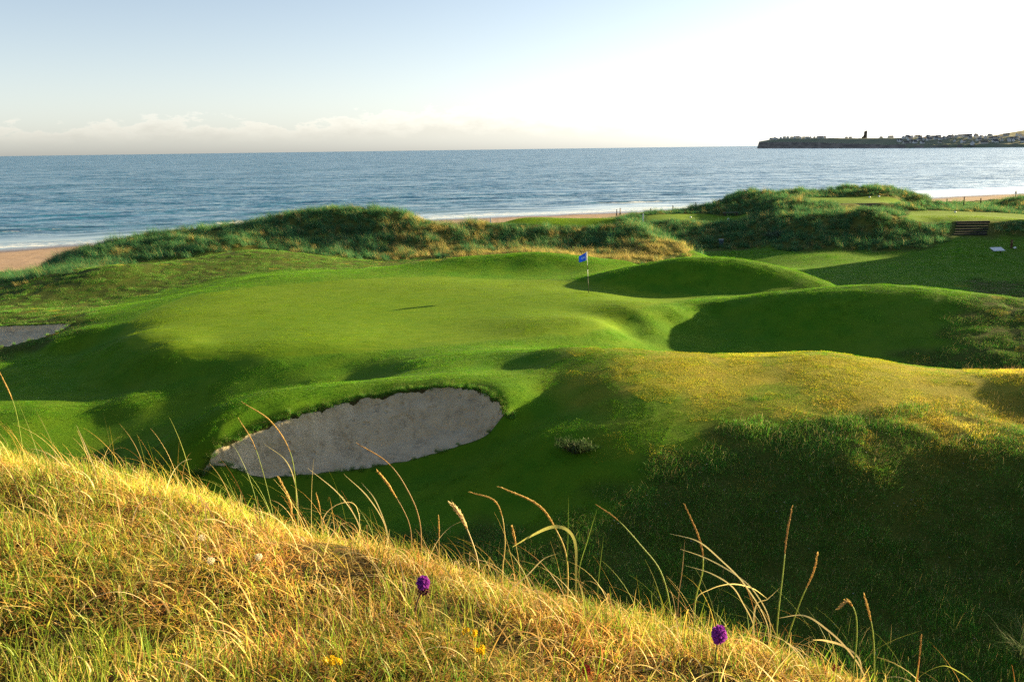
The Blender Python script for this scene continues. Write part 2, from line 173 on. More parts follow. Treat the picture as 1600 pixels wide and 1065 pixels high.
class NT:
    """tiny node-graph helper for a material"""
    def __init__(s, name):
        s.m = bpy.data.materials.new(name); s.m.use_nodes = True; s.t = s.m.node_tree; s.t.nodes.clear()
        s.out = s.t.nodes.new('ShaderNodeOutputMaterial')
    def n(s, typ, **kw):
        nd = s.t.nodes.new('ShaderNode' + typ)
        for k, v in kw.items(): setattr(nd, k, v)
        return nd
    def l(s, a, b): s.t.links.new(a, b)
    def val(s, sock, v):
        if hasattr(v, 'is_linked'): s.l(v, sock)
        elif isinstance(v, (tuple, list)) and len(v) == 3 and sock.type == 'RGBA': sock.default_value = (*v, 1)
        else: sock.default_value = v
    def math(s, op, a, b=None, c=None, clamp=False):
        m = s.n('Math', operation=op, use_clamp=clamp)
        for i, v in enumerate((a, b, c)):
            if v is not None: s.val(m.inputs[i], v)
        return m.outputs[0]
    def mix(s, f, a, b, blend='MIX'):
        m = s.n('Mix', data_type='RGBA', blend_type=blend); s.val(m.inputs[0], f); s.val(m.inputs[6], a); s.val(m.inputs[7], b); return m.outputs[2]
    def ramp(s, v, lo, hi, a=0., b=1., smooth=True):
        m = s.n('MapRange'); m.interpolation_type = 'SMOOTHSTEP' if smooth else 'LINEAR'
        s.val(m.inputs['Value'], v); m.inputs['From Min'].default_value = lo; m.inputs['From Max'].default_value = hi; m.inputs['To Min'].default_value = a; m.inputs['To Max'].default_value = b
        return m.outputs[0]
    def noise(s, scale, detail=4, rough=.55, vec=None, dist=0.):
        m = s.n('TexNoise'); m.inputs['Scale'].default_value = scale; m.inputs['Detail'].default_value = detail; m.inputs['Roughness'].default_value = rough; m.inputs['Distortion'].default_value = dist
        s.l(vec if vec is not None else s.pos(), m.inputs['Vector']); return m.outputs['Fac']
    def pos(s):
        if not hasattr(s, '_g'): s._g = s.n('NewGeometry')
        return s._g.outputs['Position']
    def scaled(s, sc, rot=0.):
        m = s.n('Mapping'); s.l(s.pos(), m.inputs['Vector']); m.inputs['Scale'].default_value = sc; m.inputs['Rotation'].default_value = (0, 0, rot); return m.outputs[0]
    def attr(s, name, typ='GEOMETRY'):
        a = s.n('Attribute', attribute_name=name, attribute_type=typ); return a
    def bump(s, h, strength=.5, dist=.1, nrm=None):
        b = s.n('Bump'); b.inputs['Strength'].default_value = strength; b.inputs['Distance'].default_value = dist; s.l(h, b.inputs['Height'])
        if nrm is not None: s.l(nrm, b.inputs['Normal'])
        return b.outputs[0]
    def pbr(s, col, rough=.8, spec=.3, nrm=None, **kw):
        p = s.n('BsdfPrincipled'); s.val(p.inputs['Base Color'], col); s.val(p.inputs['Roughness'], rough); s.val(p.inputs['Specular IOR Level'], spec)
        if nrm is not None: s.l(nrm, p.inputs['Normal'])
        for k, v in kw.items(): s.val(p.inputs[k], v)
        return p.outputs[0]
    def done(s, sh): s.l(sh, s.out.inputs['Surface']); return s.m
def simple(name, col, rough=.7, spec=.3, var=.15, scale=20., **kw):
    t = NT(name); n = t.noise(scale, 4)
    c = t.mix(t.ramp(n, .3, .7), tuple(v * (1 - var) for v in col), tuple(min(1, v * (1 + var)) for v in col))
    return t.done(t.pbr(c, rough, spec, **kw))

# ------------------------------------------------------------------ materials of the ground
def turf_material():
    t = NT('turf')
    a = t.attr('zone'); sp = t.n('SeparateColor'); t.l(a.outputs['Color'], sp.inputs[0])
    green, mown, rough = sp.outputs                       # R putting green / tee, G mown, B tall rough
    sand = t.attr('sand').outputs['Fac']; dry = t.attr('dry').outputs['Fac']
    big = t.noise(.12, 4); mid = t.noise(.9, 5); fine = t.noise(9., 6, .65); grain = t.noise(60., 3, .7)
    streak = t.noise(3.0, 4, .6, vec=t.scaled((.35, 1.2, 1.)))
    c_semi = t.mix(t.ramp(fine, .3, .7), (.030, .062, .008), (.075, .095, .016))
    c_mown = t.mix(t.ramp(mid, .3, .7), (.055, .165, .006), (.09, .19, .007))
    c_grn = t.mix(t.ramp(streak, .3, .7), (.085, .185, .006), (.13, .22, .008))
    c_rgh = t.mix(t.ramp(fine, .35, .7), (.018, .042, .012), (.045, .075, .020))
    c = t.mix(mown, c_semi, c_mown); c = t.mix(green, c, c_grn); c = t.mix(rough, c, c_rgh)
    dryf = t.math('MULTIPLY', dry, t.ramp(t.math('ADD', mid, t.math('MULTIPLY', fine, .5)), .45, 1.0, .55, 1.), clamp=True)
    c = t.mix(dryf, c, (.33, .27, .035))
    c = t.mix(t.attr('thatch').outputs['Fac'], c, t.mix(t.ramp(fine, .35, .65), (.035, .028, .010), (.10, .075, .022)))
    c = t.mix(t.ramp(big, .35, .7, 0, .35), c, t.mix(.5, c, (.14, .15, .02)))
    sn = t.mix(t.ramp(t.noise(.25, 5), .3, .7), (.33, .235, .165), (.40, .29, .21))
    sn = t.mix(t.ramp(t.noise(2.5, 5), .4, .75, 0, .35), sn, (.27, .18, .13))
    wet = t.attr('wet').outputs['Fac']
    sn = t.mix(wet, sn, (.12, .085, .065))
    c = t.mix(sand, c, sn)
    c = t.mix(t.attr('soil').outputs['Fac'], c, t.mix(t.ramp(fine, .35, .65), (.030, .021, .013), (.075, .052, .030)))
    hgt = t.math('ADD', t.math('MULTIPLY', fine, .6), t.math('MULTIPLY', grain, .35))
    amt = t.math('MULTIPLY', t.math('SUBTRACT', 1.0, t.math('MULTIPLY', green, .75)), t.math('SUBTRACT', 1., t.math('MULTIPLY', sand, .8)))
    nrm = t.bump(t.math('MULTIPLY', hgt, amt), .8, .05)
    return t.done(t.pbr(c, t.math('SUBTRACT', .95, t.math('MULTIPLY', wet, .75)), t.math('MULTIPLY_ADD', wet, .45, .08), nrm))
M_TURF = turf_material()
def sand_material():
    t = NT('bunker_sand')
    n = t.noise(1.2, 6, .6); f = t.noise(14., 5, .6); g = t.noise(160., 2)
    rake = t.n('TexWave', wave_type='BANDS', bands_direction='DIAGONAL'); rake.inputs['Scale'].default_value = 1.6; rake.inputs['Distortion'].default_value = 3.5; rake.inputs['Detail'].default_value = 2.; t.l(t.pos(), rake.inputs['Vector'])
    c = t.mix(t.ramp(n, .3, .7), (.52, .44, .29), (.64, .55, .375))
    c = t.mix(t.math('MULTIPLY', t.ramp(t.noise(1.7, 6, .65), .48, .66), t.ramp(f, .35, .6)), c, (.36, .305, .205))
    spk = t.ramp(t.noise(9., 2), .74, .78)
    c = t.mix(t.math('MULTIPLY', spk, .8), c, (.09, .075, .055))
    h = t.math('ADD', t.math('MULTIPLY', rake.outputs['Fac'], .06), t.math('ADD', t.math('MULTIPLY', f, .6), t.math('MULTIPLY', g, .08)))
    vo = t.n('TexVoronoi'); vo.inputs['Scale'].default_value = 3.2; t.l(t.pos(), vo.inputs['Vector'])          # scuffs and footprints
    h = t.math('ADD', h, t.math('MULTIPLY', t.ramp(vo.outputs['Distance'], .05, .28), t.ramp(t.noise(.8, 3), .45, .6, 0., .9)))
    return t.done(t.pbr(c, .95, .1, t.bump(h, .9, .09)))
M_SAND = sand_material()
def sea_material():
    t = NT('sea_water')
    d = t.attr('calm').outputs['Fac']; foam = t.attr('foam').outputs['Fac']
    v1 = t.scaled((.10, .30, 1.), R(-28)); v2 = t.scaled((.55, 1.5, 1.), R(-22)); v3 = t.scaled((2., 4., 1.), R(-15)); v4 = t.scaled((.012, .03, 1.), R(-25))
    def slopes(vec, detail):
        m = t.n('TexNoise'); m.inputs['Scale'].default_value = 1.; m.inputs['Detail'].default_value = detail; m.inputs['Roughness'].default_value = .55; t.l(vec, m.inputs['Vector'])
        q = t.n('VectorMath', operation='SUBTRACT'); t.l(m.outputs['Color'], q.inputs[0]); q.inputs[1].default_value = (.5, .5, .5); return q.outputs[0]
    def vscale(v, k):
        q = t.n('VectorMath', operation='SCALE'); t.l(v, q.inputs[0]); t.val(q.inputs['Scale'], k); return q.outputs[0]
    def vadd(a_, b_):
        q = t.n('VectorMath', operation='ADD'); t.l(a_, q.inputs[0]); t.l(b_, q.inputs[1]); return q.outputs[0]
    amp = t.math('MULTIPLY', t.math('SUBTRACT', 1.0, t.math('MULTIPLY', d, .94)), t.ramp(t.noise(1., 3, .5, v4), .35, .65, .65, 1.3))
    sl = vadd(vscale(slopes(v1, 3), .75), vadd(vscale(slopes(v2, 4), .85), vscale(slopes(v3, 4), .5)))
    cst = t.n('CombineXYZ'); cst.inputs[0].default_value = .045; cst.inputs[1].default_value = -.105; sl = vadd(sl, cst.outputs[0])       # constant normal tilt towards camera and shore, added to darken the sea's reflection
    msk = t.n('VectorMath', operation='MULTIPLY'); t.l(vscale(sl, amp), msk.inputs[0]); msk.inputs[1].default_value = (1, 1, 0)
    g = t.n('NewGeometry'); nn = t.n('VectorMath', operation='NORMALIZE'); t.l(vadd(g.outputs['Normal'], msk.outputs[0]), nn.inputs[0]); nrm = nn.outputs[0]
    col = t.mix(d, (.004, .10, .18), (.10, .18, .20))
    sh = t.pbr(col, t.ramp(d, 0, 1, .16, .06), .5, nrm); p = sh.node; p.inputs['IOR'].default_value = 1.33
    fm = t.ramp(t.math('ADD', foam, t.math('MULTIPLY', t.math('SUBTRACT', t.noise(1., 6, .65, t.scaled((.5, 1.6, 1.), R(-28))), .5), 1.1)), .45, .7)
    fm = t.math('MULTIPLY', fm, t.ramp(foam, .02, .15))
    fs = t.pbr((.78, .80, .80), .8, .2)
    mx = t.n('MixShader'); t.l(fm, mx.inputs[0]); t.l(sh, mx.inputs[1]); t.l(fs, mx.inputs[2])
    return t.done(mx.outputs[0])
M_SEA = sea_material()

# ------------------------------------------------------------------ ground sheet
FAR = np.array(FOOT + [(150, 92), (400, 200), (400, 340), (160, 230), (70, 198), (36, 187), (-8, 154), (-30, 128), (-58, 100)])
def zone_maps(x, y):
    """putting green, mown, tall rough, sand, dry (all 0..1) at world x, y"""
    j = wob(x, y, 2.2, 12) * .35
    g = poly_sd(x, y, GREEN); tees = np.minimum.reduce([poly_sd(x, y, q) for q in (TEE1, TEE2, TEE3, TEE4)])
    green = 1 - sstep(-.10, .22, np.minimum(g + j * .2, tees))
    m = poly_sd(x, y, MOWN); mown = 1 - sstep(-.8, .8, m + j * 1.5)
    mown = np.maximum(mown, 1 - sstep(.1, .5, tees))
    far = 1 - sstep(-.9, .9, poly_sd(x, y, FAR) + j * 2.5); far = far * sstep(.15, .7, tees)
    sand = sstep(-1.0, 1.2, toe_d(x, y) + j * 2)
    return green, mown, far * (1 - sand), sand, g
def straw_map(x, y):
    """where the turf is parched: the crest of the near ridge"""
    j = wob(x, y, 4.5, 16) * .9 + wob(x, y, 1.6, 24) * .5
    m = np.exp(-(np.maximum(0, np.abs(y + j - (30.3 - .22 * x)) - 1.2) / 2.6) ** 2) * sstep(0, 6, x + j)
    return np.maximum(m, .22 * sstep(27, 24, y) * sstep(6, 10, x) * sstep(21, 23, y))
def ground_height(x, y, dig=True):
    h = base_height(x, y)
    far = toe_d(x, y)
    lump = sstep(-2, 10, y - 14) * (1 - sstep(-4, 0, far))
    if dig:
        f = 1 - sstep(-1.5, 2., poly_sd(x, y, FAR)); t = np.minimum.reduce([poly_sd(x, y, q) for q in (TEE1, TEE2, TEE3, TEE4)])
        h = h + f * sstep(.2, 3., t) * (1 - sstep(-4, 0, far)) * (wob(x, y, 7., 1) * .12 + wob(x, y, 3., 20) * .07) * (1 + 1.0 * sstep(20, 27, x))
        m = poly_sd(x, y, MOWN); semi = sstep(-1, 2.5, m) * (1 - f) * sstep(15, 18, y)
        h = h + semi * (wob(x, y, 3.2, 7) * .016 + wob(x, y, 1.3, 15) * .02)
        b = np.minimum(poly_sd(x, y, BUNKER), poly_sd(x, y, BUNKER2))
        h = h - 1.6 * (1 - sstep(-.24, -.01, b))
    return h
def ground_at(x, y):
    return float(ground_height(np.array([float(x)]), np.array([float(y)]))[0])
def build_ground():
    rows = [-45, -30, -20, -12, -7, -4, -2, -1]
    yv = -0.5
    while yv < 330:
        rows.append(yv); yv += .065 if 24 < yv < 31.5 else min(max(.07, abs(yv) * .0075 if yv > 8 else .10), .9)
    rows += [340, 365, 400, 470]
    Yr = np.array(rows); ncol = 640
    u = np.linspace(-1, 1, ncol); u = np.sign(u) * (np.abs(u) * .55 + .45 * np.abs(u) ** 2.6)
    half = 12 + 1.15 * np.maximum(Yr, 0) + np.maximum(-Yr, 0) * 1.2
    X = half[:, None] * u[None]; Y = np.repeat(Yr[:, None], ncol, 1)
    Z = ground_height(X, Y)
    green, mown, rough, sand, gd = zone_maps(X, Y)
    sd = shore_d(X, Y)
    wet = sstep(-16, -5, sd + wob(X, Y, 18., 2) * 2.5)
    fdry = np.zeros_like(X)
    soil = 1 - sstep(-.05, .04, np.minimum(poly_sd(X, Y, BUNKER), poly_sd(X, Y, BUNKER2)))
    fdry = np.maximum(fdry, straw_map(X, Y))
    thatch = sstep(-.3, .3, near_dune(X, Y) - base_height(X, Y) + .3)
    fdry = np.maximum(fdry, rough * .25)
    fdry *= (1 - green)
    nr = len(Yr); idx = np.arange(nr * ncol).reshape(nr, ncol)
    F = np.stack([idx[:-1, :-1], idx[:-1, 1:], idx[1:, 1:], idx[1:, :-1]], -1).reshape(-1, 4)
    co = np.stack([X, Y, Z], -1).reshape(-1, 3)
    full = mesh_obj('ground', co, F, M_TURF, link=False); me = full.data
    nrm = np.empty(len(co) * 3, np.float32); me.vertex_normals.foreach_get('vector', nrm); nrm = nrm.reshape(-1, 3)
    att = {'sand': sand.ravel(), 'dry': fdry.ravel(), 'wet': (wet * sand).ravel(), 'soil': soil.ravel(), 'thatch': thatch.ravel()}
    zone = np.stack([green.ravel(), mown.ravel(), rough.ravel(), np.ones(green.size)], 1)
    fx, fy = X.ravel()[F].mean(1), Y.ravel()[F].mean(1)
    sel = np.zeros(len(F), int)
    sel[poly_sd(fx, fy, GREEN) < 0] = 1
    for k, q in enumerate((TEE1, TEE2, TEE3, TEE4)): sel[poly_sd(fx, fy, q) < 0] = 2 + k
    sel[toe_d(fx, fy) > .4] = 6
    names = ['ground', 'putting_green', 'tee_ground', 'tee_ground', 'tee_ground', 'tee_ground', 'beach']
    bpy.data.meshes.remove(me)
    for k, nm in enumerate(names):
        f = F[sel == k]
        if not len(f): continue
        used, inv = np.unique(f, return_inverse=True)
        o = mesh_obj(nm, co[used], inv.reshape(-1, 4), M_TURF); m = o.data
        for an, av in att.items():
            q = m.attributes.new(an, 'FLOAT', 'POINT'); q.data.foreach_set('value', av[used].astype(np.float32))
        q = m.attributes.new('zone', 'FLOAT_COLOR', 'POINT'); q.data.foreach_set('color', zone[used].astype(np.float32).ravel())
        m.normals_split_custom_set_from_vertices([tuple(v) for v in nrm[used]])
        tag(o, kind='structure')
        o['label'] = {'ground': 'rolling links turf, hollows and grassy dunes', 'putting_green': 'smooth putting green around the flagstick', 'beach': 'strip of pinkish sand along the sea'}.get(nm, ['', '', 'tee ground behind the long pale grass', 'tee ground with two white markers above the dark bank', 'sunlit yellow tee ground on top of the highest dune', 'wide tee ground above the long steps'][k] if k < 6 else '')
build_ground()

# ------------------------------------------------------------------ sea
def build_sea():
    Yr = list(np.arange(-60, 90, 5.0)) + list(np.arange(90, 330, .55)); y = 330.
    while y < 90000: y *= 1.03; Yr.append(y)
    Yr = np.array(Yr); nc = 260
    u = np.linspace(-1, 1, nc); u = np.sign(u) * (np.abs(u) * .6 + .4 * np.abs(u) ** 3)
    half = 130 + 1.25 * np.maximum(Yr, 0)
    X = half[:, None] * u[None]; Y = np.repeat(Yr[:, None], nc, 1)
    d = shore_d(X, Y) + wob(X, Y, 60., 4) * 3.0 + wob(X, Y, 17., 8) * 1.0
    Z = np.zeros_like(X); foam = np.zeros_like(X)
    fade = 1 - sstep(60, 150, d)
    for c, a, wd, k in [(8.5, .22, 1.3, 0), (17., .52, 1.6, 3), (26., .50, 2.0, 9), (38., .46, 2.4, 14), (52., .42, 2.8, 22), (70., .36, 3.2, 27), (90, .3, 3.6, 31)]:
        al = np.clip(.55 + .75 * wob(X + Y * .5, X * 0 + c * 7, 95., k), 0, 1.2)
        q = d - c - wob(X, Y, 30., k + 5) * 1.2
        prof = np.where(q < 0, np.exp(-(q / (wd * .55)) ** 2), np.exp(-(q / (wd * 1.3)) ** 2))
        Z += a * al * prof
        if c < 40: foam = np.maximum(foam, np.exp(-((q + wd * .9) / (wd * .9)) ** 2) * np.clip(al * .9 - .1, 0, 1) * (.80 if c < 10 else .66))
    Z *= sstep(-1, 4, d)
    Z += sstep(20, 60, d) * fade * (wob(X, Y, 9., 17) * .05)
    foam = np.maximum(foam, (1 - sstep(0, 2.0, np.abs(d + .5))) * .75); foam = np.maximum(foam, (1 - sstep(2, 9, np.abs(d - 3.5))) * .52)
    calm = 1 - sstep(13, 36, d); calm = np.maximum(calm, .25 * (1 - sstep(30, 90, d)))
    far = sstep(150, 400, Y); Z *= 1 - far; foam *= 1 - sstep(60, 90, d)
    nr = len(Yr); idx = np.arange(nr * nc).reshape(nr, nc)
    F = np.stack([idx[:-1, :-1], idx[:-1, 1:], idx[1:, 1:], idx[1:, :-1]], -1).reshape(-1, 4)
    co = np.stack([X, Y, Z + .02], -1).reshape(-1, 3)
    # keep only water seaward of the land
    keep = (d.ravel()[F] > -14).any(1)
    F = F[keep]; used, inv = np.unique(F, return_inverse=True)
    o = mesh_obj('sea', co[used], inv.reshape(-1, 4), M_SEA)
    for an, av in (('calm', calm), ('foam', foam)):
        q = o.data.attributes.new(an, 'FLOAT', 'POINT'); q.data.foreach_set('value', av.ravel()[used].astype(np.float32))
    tag(o, 'blue sea with low wave lines rolling to the beach', kind='structure')
build_sea()

# ------------------------------------------------------------------ bunkers
def build_bunker(P, name, label, rise):
    P = np.array(P); x0, y0 = P.min(0) - .3; x1, y1 = P.max(0) + .3
    xs = np.arange(x0, x1, .07); ys = np.arange(y0, y1, .07)
    X, Y = np.meshgrid(xs, ys)
    sd = poly_sd(X, Y, P) + wob(X, Y, .9, 6) * .05 + wob(X, Y, .35, 13) * .02
    b = base_height(X, Y)
    edge = np.clip(-sd, 0, 3)
    back = sstep(0, 1, (Y - y0) / (y1 - y0))
    Z = b - .05 - (.12 + .13 * back) * sstep(0, .2, edge) - rise * sstep(.0, 2.0, edge) * .6 + wob(X, Y, 1.1, 18) * .018 + wob(X, Y, .45, 28) * .008
    nr, nc = X.shape; idx = np.arange(nr * nc).reshape(nr, nc)
    F = np.stack([idx[:-1, :-1], idx[:-1, 1:], idx[1:, 1:], idx[1:, :-1]], -1).reshape(-1, 4)
    keep = (poly_sd(X, Y, P).ravel()[F] < .2).all(1); F = F[keep]
    used, inv = np.unique(F, return_inverse=True)
    o = mesh_obj(name, np.stack([X, Y, Z], -1).reshape(-1, 3)[used], inv.reshape(-1, 4), M_SAND)
    tag(o, label, kind='structure'); return o
build_bunker(BUNKER, 'bunker_sand', 'pale sand floor of the large bunker below the green', 1.0)
build_bunker(BUNKER2, 'bunker_sand', 'sand floor of the small bunker at the edge of the picture', .8)
# ------------------------------------------------------------------ grass
def grass_material(name, trans=.45, rough=.6, var=.25):
    t = NT(name)
    col = t.attr('col').outputs['Color']
    oi = t.n('ObjectInfo'); rnd = oi.outputs['Random']
    patch = t.noise(.35, 3); fine = t.noise(2.5, 2)
    hs = t.n('HueSaturation'); t.val(hs.inputs['Color'], col)
    t.val(hs.inputs['Value'], t.math('MULTIPLY', t.ramp(rnd, 0, 1, 1 - var, 1 + var, False), t.math('MULTIPLY', t.ramp(patch, .3, .7, .80, 1.2), t.ramp(t.noise(1.6, 5, .6), .3, .7, .8, 1.2))))
    t.val(hs.inputs['Hue'], t.ramp(fine, .25, .75, .485, .515))
    c = hs.outputs[0]
    d = t.n('BsdfDiffuse'); t.l(c, d.inputs['Color'])
    tr = t.n('BsdfTranslucent'); t.l(c, tr.inputs['Color'])
    gl = t.n('BsdfGlossy'); gl.inputs['Roughness'].default_value = .45; gl.inputs['Color'].default_value = (.8, .8, .7, 1)
    m1 = t.n('MixShader'); m1.inputs[0].default_value = trans; t.l(d.outputs[0], m1.inputs[1]); t.l(tr.outputs[0], m1.inputs[2])
    m2 = t.n('MixShader'); m2.inputs[0].default_value = .018; t.l(m1.outputs[0], m2.inputs[1]); t.l(gl.outputs[0], m2.inputs[2])
    return t.done(m2.outputs[0])
M_BLADE = grass_material('grass_blades')
def blade_arrays(bx, by, bz, az, h, w, lean, curl, segs, cols, twist=0., tipw=.1, taper=.8):
    """ribbons: n blades, each segs+1 cross sections; returns verts (n*(segs+1)*2,3), quads, colours"""
    n = len(bx); k = segs + 1
    P = np.zeros((n, k, 3)); P[:, 0] = np.stack([bx, by, bz], 1)
    dirx, diry = np.cos(az), np.sin(az)
    for i in range(1, k):
        th = lean + curl * ((i - .5) / segs) ** 1.2
        st = h / segs
        P[:, i, 0] = P[:, i - 1, 0] + np.sin(th) * dirx * st
        P[:, i, 1] = P[:, i - 1, 1] + np.sin(th) * diry * st
        P[:, i, 2] = P[:, i - 1, 2] + np.cos(th) * st
    t = np.linspace(0, 1, k)
    ww = w[:, None] * np.maximum(1 - t[None] ** 1.6 * taper - 0., tipw)
    pa = az + np.pi / 2 + twist
    sx, sy = np.cos(pa), np.sin(pa)
    V = np.zeros((n, k, 2, 3))
    V[:, :, 0] = P; V[:, :, 1] = P
    V[:, :, 0, 0] -= ww * sx[:, None] * .5; V[:, :, 0, 1] -= ww * sy[:, None] * .5
    V[:, :, 1, 0] += ww * sx[:, None] * .5; V[:, :, 1, 1] += ww * sy[:, None] * .5
    base = (np.arange(n) * k * 2)[:, None]; i = np.arange(segs)[None] * 2
    q = np.stack([base + i, base + i + 1, base + i + 3, base + i + 2], -1).reshape(-1, 4)
    C = np.ones((n, k, 2, 4)); 
    C[..., :3] = cols[:, None, None, :]
    return V.reshape(-1, 3), q, C.reshape(-1, 4)
def blades_obj(name, parts, mat, link=False):
    V, Q, C, o = [], [], [], 0
    for v, q, c in parts: V.append(v); Q.append(q + o); C.append(c); o += len(v)
    V = np.concatenate(V); Q = np.concatenate(Q); C = np.concatenate(C)
    ob = mesh_obj(name, V, Q, mat, link=link, smooth=True)
    a = ob.data.attributes.new('col', 'FLOAT_COLOR', 'POINT'); a.data.foreach_set('color', C.astype(np.float32).ravel())
    return ob
def pick(rs, n, pal):
    cs = np.array([p[0] for p in pal], float); w = np.array([p[1] for p in pal], float); w /= w.sum()
    c = cs[rs.choice(len(cs), n, p=w)]
    return np.clip(c * rs.uniform(.7, 1.25, (n, 1)) * rs.uniform(.93, 1.07, (n, 3)), 0, 1)
def scatter(name, pts, rot, scl, idx, coll, label):
    me = bpy.data.meshes.new(name); me.vertices.add(len(pts)); me.vertices.foreach_set('co', np.asarray(pts, np.float32).ravel())
    o = bpy.data.objects.new(name, me); COL.objects.link(o)
    for an, av in (('rot', rot), ('scl', scl)):
        a = me.attributes.new(an, 'FLOAT_VECTOR', 'POINT'); a.data.foreach_set('vector', np.asarray(av, np.float32).ravel())
    a = me.attributes.new('idx', 'INT', 'POINT'); a.data.foreach_set('value', np.asarray(idx, np.int32))
    g = bpy.data.node_groups.new('scatter_' + name, 'GeometryNodeTree')
    g.interface.new_socket('Geometry', in_out='INPUT', socket_type='NodeSocketGeometry'); g.interface.new_socket('Geometry', in_out='OUTPUT', socket_type='NodeSocketGeometry')
    N = g.nodes.new; L = g.links.new
    gi = N('NodeGroupInput'); go = N('NodeGroupOutput'); mp = N('GeometryNodeMeshToPoints'); ip = N('GeometryNodeInstanceOnPoints'); ci = N('GeometryNodeCollectionInfo')
    ci.inputs['Collection'].default_value = coll; ci.inputs['Separate Children'].default_value = True; ci.inputs['Reset Children'].default_value = True
    ip.inputs['Pick Instance'].default_value = True
    def na(nm, typ):
        q = N('GeometryNodeInputNamedAttribute'); q.data_type = typ; q.inputs['Name'].default_value = nm; return q.outputs[0]
    er = N('FunctionNodeEulerToRotation'); L(na('rot', 'FLOAT_VECTOR'), er.inputs[0])
    L(gi.outputs[0], mp.inputs['Mesh']); L(mp.outputs[0], ip.inputs['Points']); L(ci.outputs[0], ip.inputs['Instance'])
    L(na('idx', 'INT'), ip.inputs['Instance Index']); L(er.outputs[0], ip.inputs['Rotation']); L(na('scl', 'FLOAT_VECTOR'), ip.inputs['Scale'])
    L(ip.outputs[0], go.inputs[0])
    md = o.modifiers.new('scatter', 'NODES'); md.node_group = g
    tag(o, label, kind='stuff'); return o
def euler_align(nx, ny, nz, yaw):
    """euler XYZ that puts local Z on the ground normal after a yaw about it"""
    ex = []
    for a, b, c, w in zip(nx, ny, nz, yaw):
        q = Vector((0, 0, 1)).rotation_difference(Vector((a, b, c))).to_matrix() @ Matrix.Rotation(w, 3, 'Z')
        ex.append(q.to_euler('XYZ')[:])
    return np.array(ex)
def normals(x, y, e=.15, f=None):
    f = f or ground_height
    hx = (f(x + e, y) - f(x - e, y)) / (2 * e); hy = (f(x, y + e) - f(x, y - e)) / (2 * e)
    n = np.stack([-hx, -hy, np.ones_like(hx)], 1); return n / np.linalg.norm(n, axis=1, keepdims=True)
def unlinked(name, objs):
    c = bpy.data.collections.new(name)
    for i, o in enumerate(objs): o.name = '%s_%02d' % (name, i); c.objects.link(o)
    return c
def jgrid(x0, x1, y0, y1, step, rs):
    xs, ys = np.meshgrid(np.arange(x0, x1, step), np.arange(y0, y1, step)); x = xs.ravel() + rs.uniform(-.5, .5, xs.size) * step; y = ys.ravel() + rs.uniform(-.5, .5, xs.size) * step
    return x, y
def in_view(x, y, m=1.12, k=4.0):
    return np.abs(x) < .585 * m * y + k

# -- prototypes
def patch(rs, n, size, hr, wr, lean, curl, segs, pal, wind=None, round_=False, power=1.0):
    if round_:
        r = size * rs.uniform(0, 1, n) ** .6; a = rs.uniform(0, 6.283, n); bx, by = r * np.cos(a), r * np.sin(a)
    else: bx, by = rs.uniform(-size / 2, size / 2, n), rs.uniform(-size / 2, size / 2, n)
    az = rs.uniform(0, 6.283, n)
    if wind is not None:
        k = rs.uniform(0, 1, n) < wind[1]; az[k] = wind[0] + rs.normal(0, .55, k.sum())
    h = hr[0] + (hr[1] - hr[0]) * rs.uniform(0, 1, n) ** power; w = rs.uniform(wr[0], wr[1], n)
    return blade_arrays(bx, by, np.full(n, -.01), az, h, w, rs.uniform(lean[0], lean[1], n), rs.uniform(curl[0], curl[1], n), segs, pick(rs, n, pal), twist=rs.uniform(-.7, .7, n))
rs = np.random.RandomState(3)
LUSH = [((0.059, 0.238, 0.007), 5), ((0.104, 0.268, 0.009), 4), ((0.183, 0.287, 0.011), 2)]
FINE = [((.125, .28, .006), 4), ((.18, .295, .008), 4), ((.24, .31, .010), 2)]
STRAW = [((.16, .27, .012), 4), ((.36, .38, .02), 4), ((.56, .47, .04), 3), ((.72, .56, .10), 1)]
SEMI = [((0.057, 0.227, 0.024), 5), ((0.105, 0.279, 0.027), 4), ((0.254, 0.304, 0.051), 1), ((0.607, 0.54, 0.236), 0.45)]
SEMIDRY = [((0.246, 0.334, 0.017), 3), ((0.522, 0.45, 0.032), 4), ((0.754, 0.551, 0.087), 3), ((0.85, 0.667, 0.189), 1.0)]
MARRAM = [((0.043, 0.176, 0.068), 4), ((0.078, 0.23, 0.081), 4), ((0.176, 0.27, 0.074), 1.5), ((0.486, 0.405, 0.176), 0.4)]
MARRAMDRY = [((0.156, 0.195, 0.039), 2.5), ((0.338, 0.299, 0.078), 3), ((0.572, 0.455, 0.169), 3), ((0.676, 0.546, 0.247), 1)]
mown_c = unlinked('mown_patch', [blades_obj('p', [patch(rs, 1500, 1.15, (.012, .030), (.004, .008), (0, .7), (0, .5), 1, pal)], M_BLADE) for pal in (LUSH, LUSH, LUSH, FINE, FINE, FINE)]
    + [blades_obj('p', [patch(rs, 2000, 1.15, (.014, .038), (.004, .007), (0, .9), (0, .8), 2, STRAW)], M_BLADE) for _ in range(3)])
semi_c = unlinked('semi_patch', [blades_obj('p', [patch(rs, 620, .85, (.04, .15), (.003, .008), (0, .7), (.1, 1.3), 3, SEMI, power=1.7), patch(rs, 16, .8, (.16, .32), (.002, .004), (0, .4), (.2, 1.2), 4, [((.40, .32, .16), 1), ((.16, .2, .06), 1)])], M_BLADE) for _ in range(5)]
    + [blades_obj('p', [patch(rs, 700, .85, (.03, .085), (.003, .006), (0, .7), (.1, 1.2), 3, SEMIDRY, power=1.7), patch(rs, 8, .85, (.12, .24), (.003, .005), (0, .3), (.1, .5), 3, [((.34, .25, .12), 1)])], M_BLADE) for _ in range(4)])
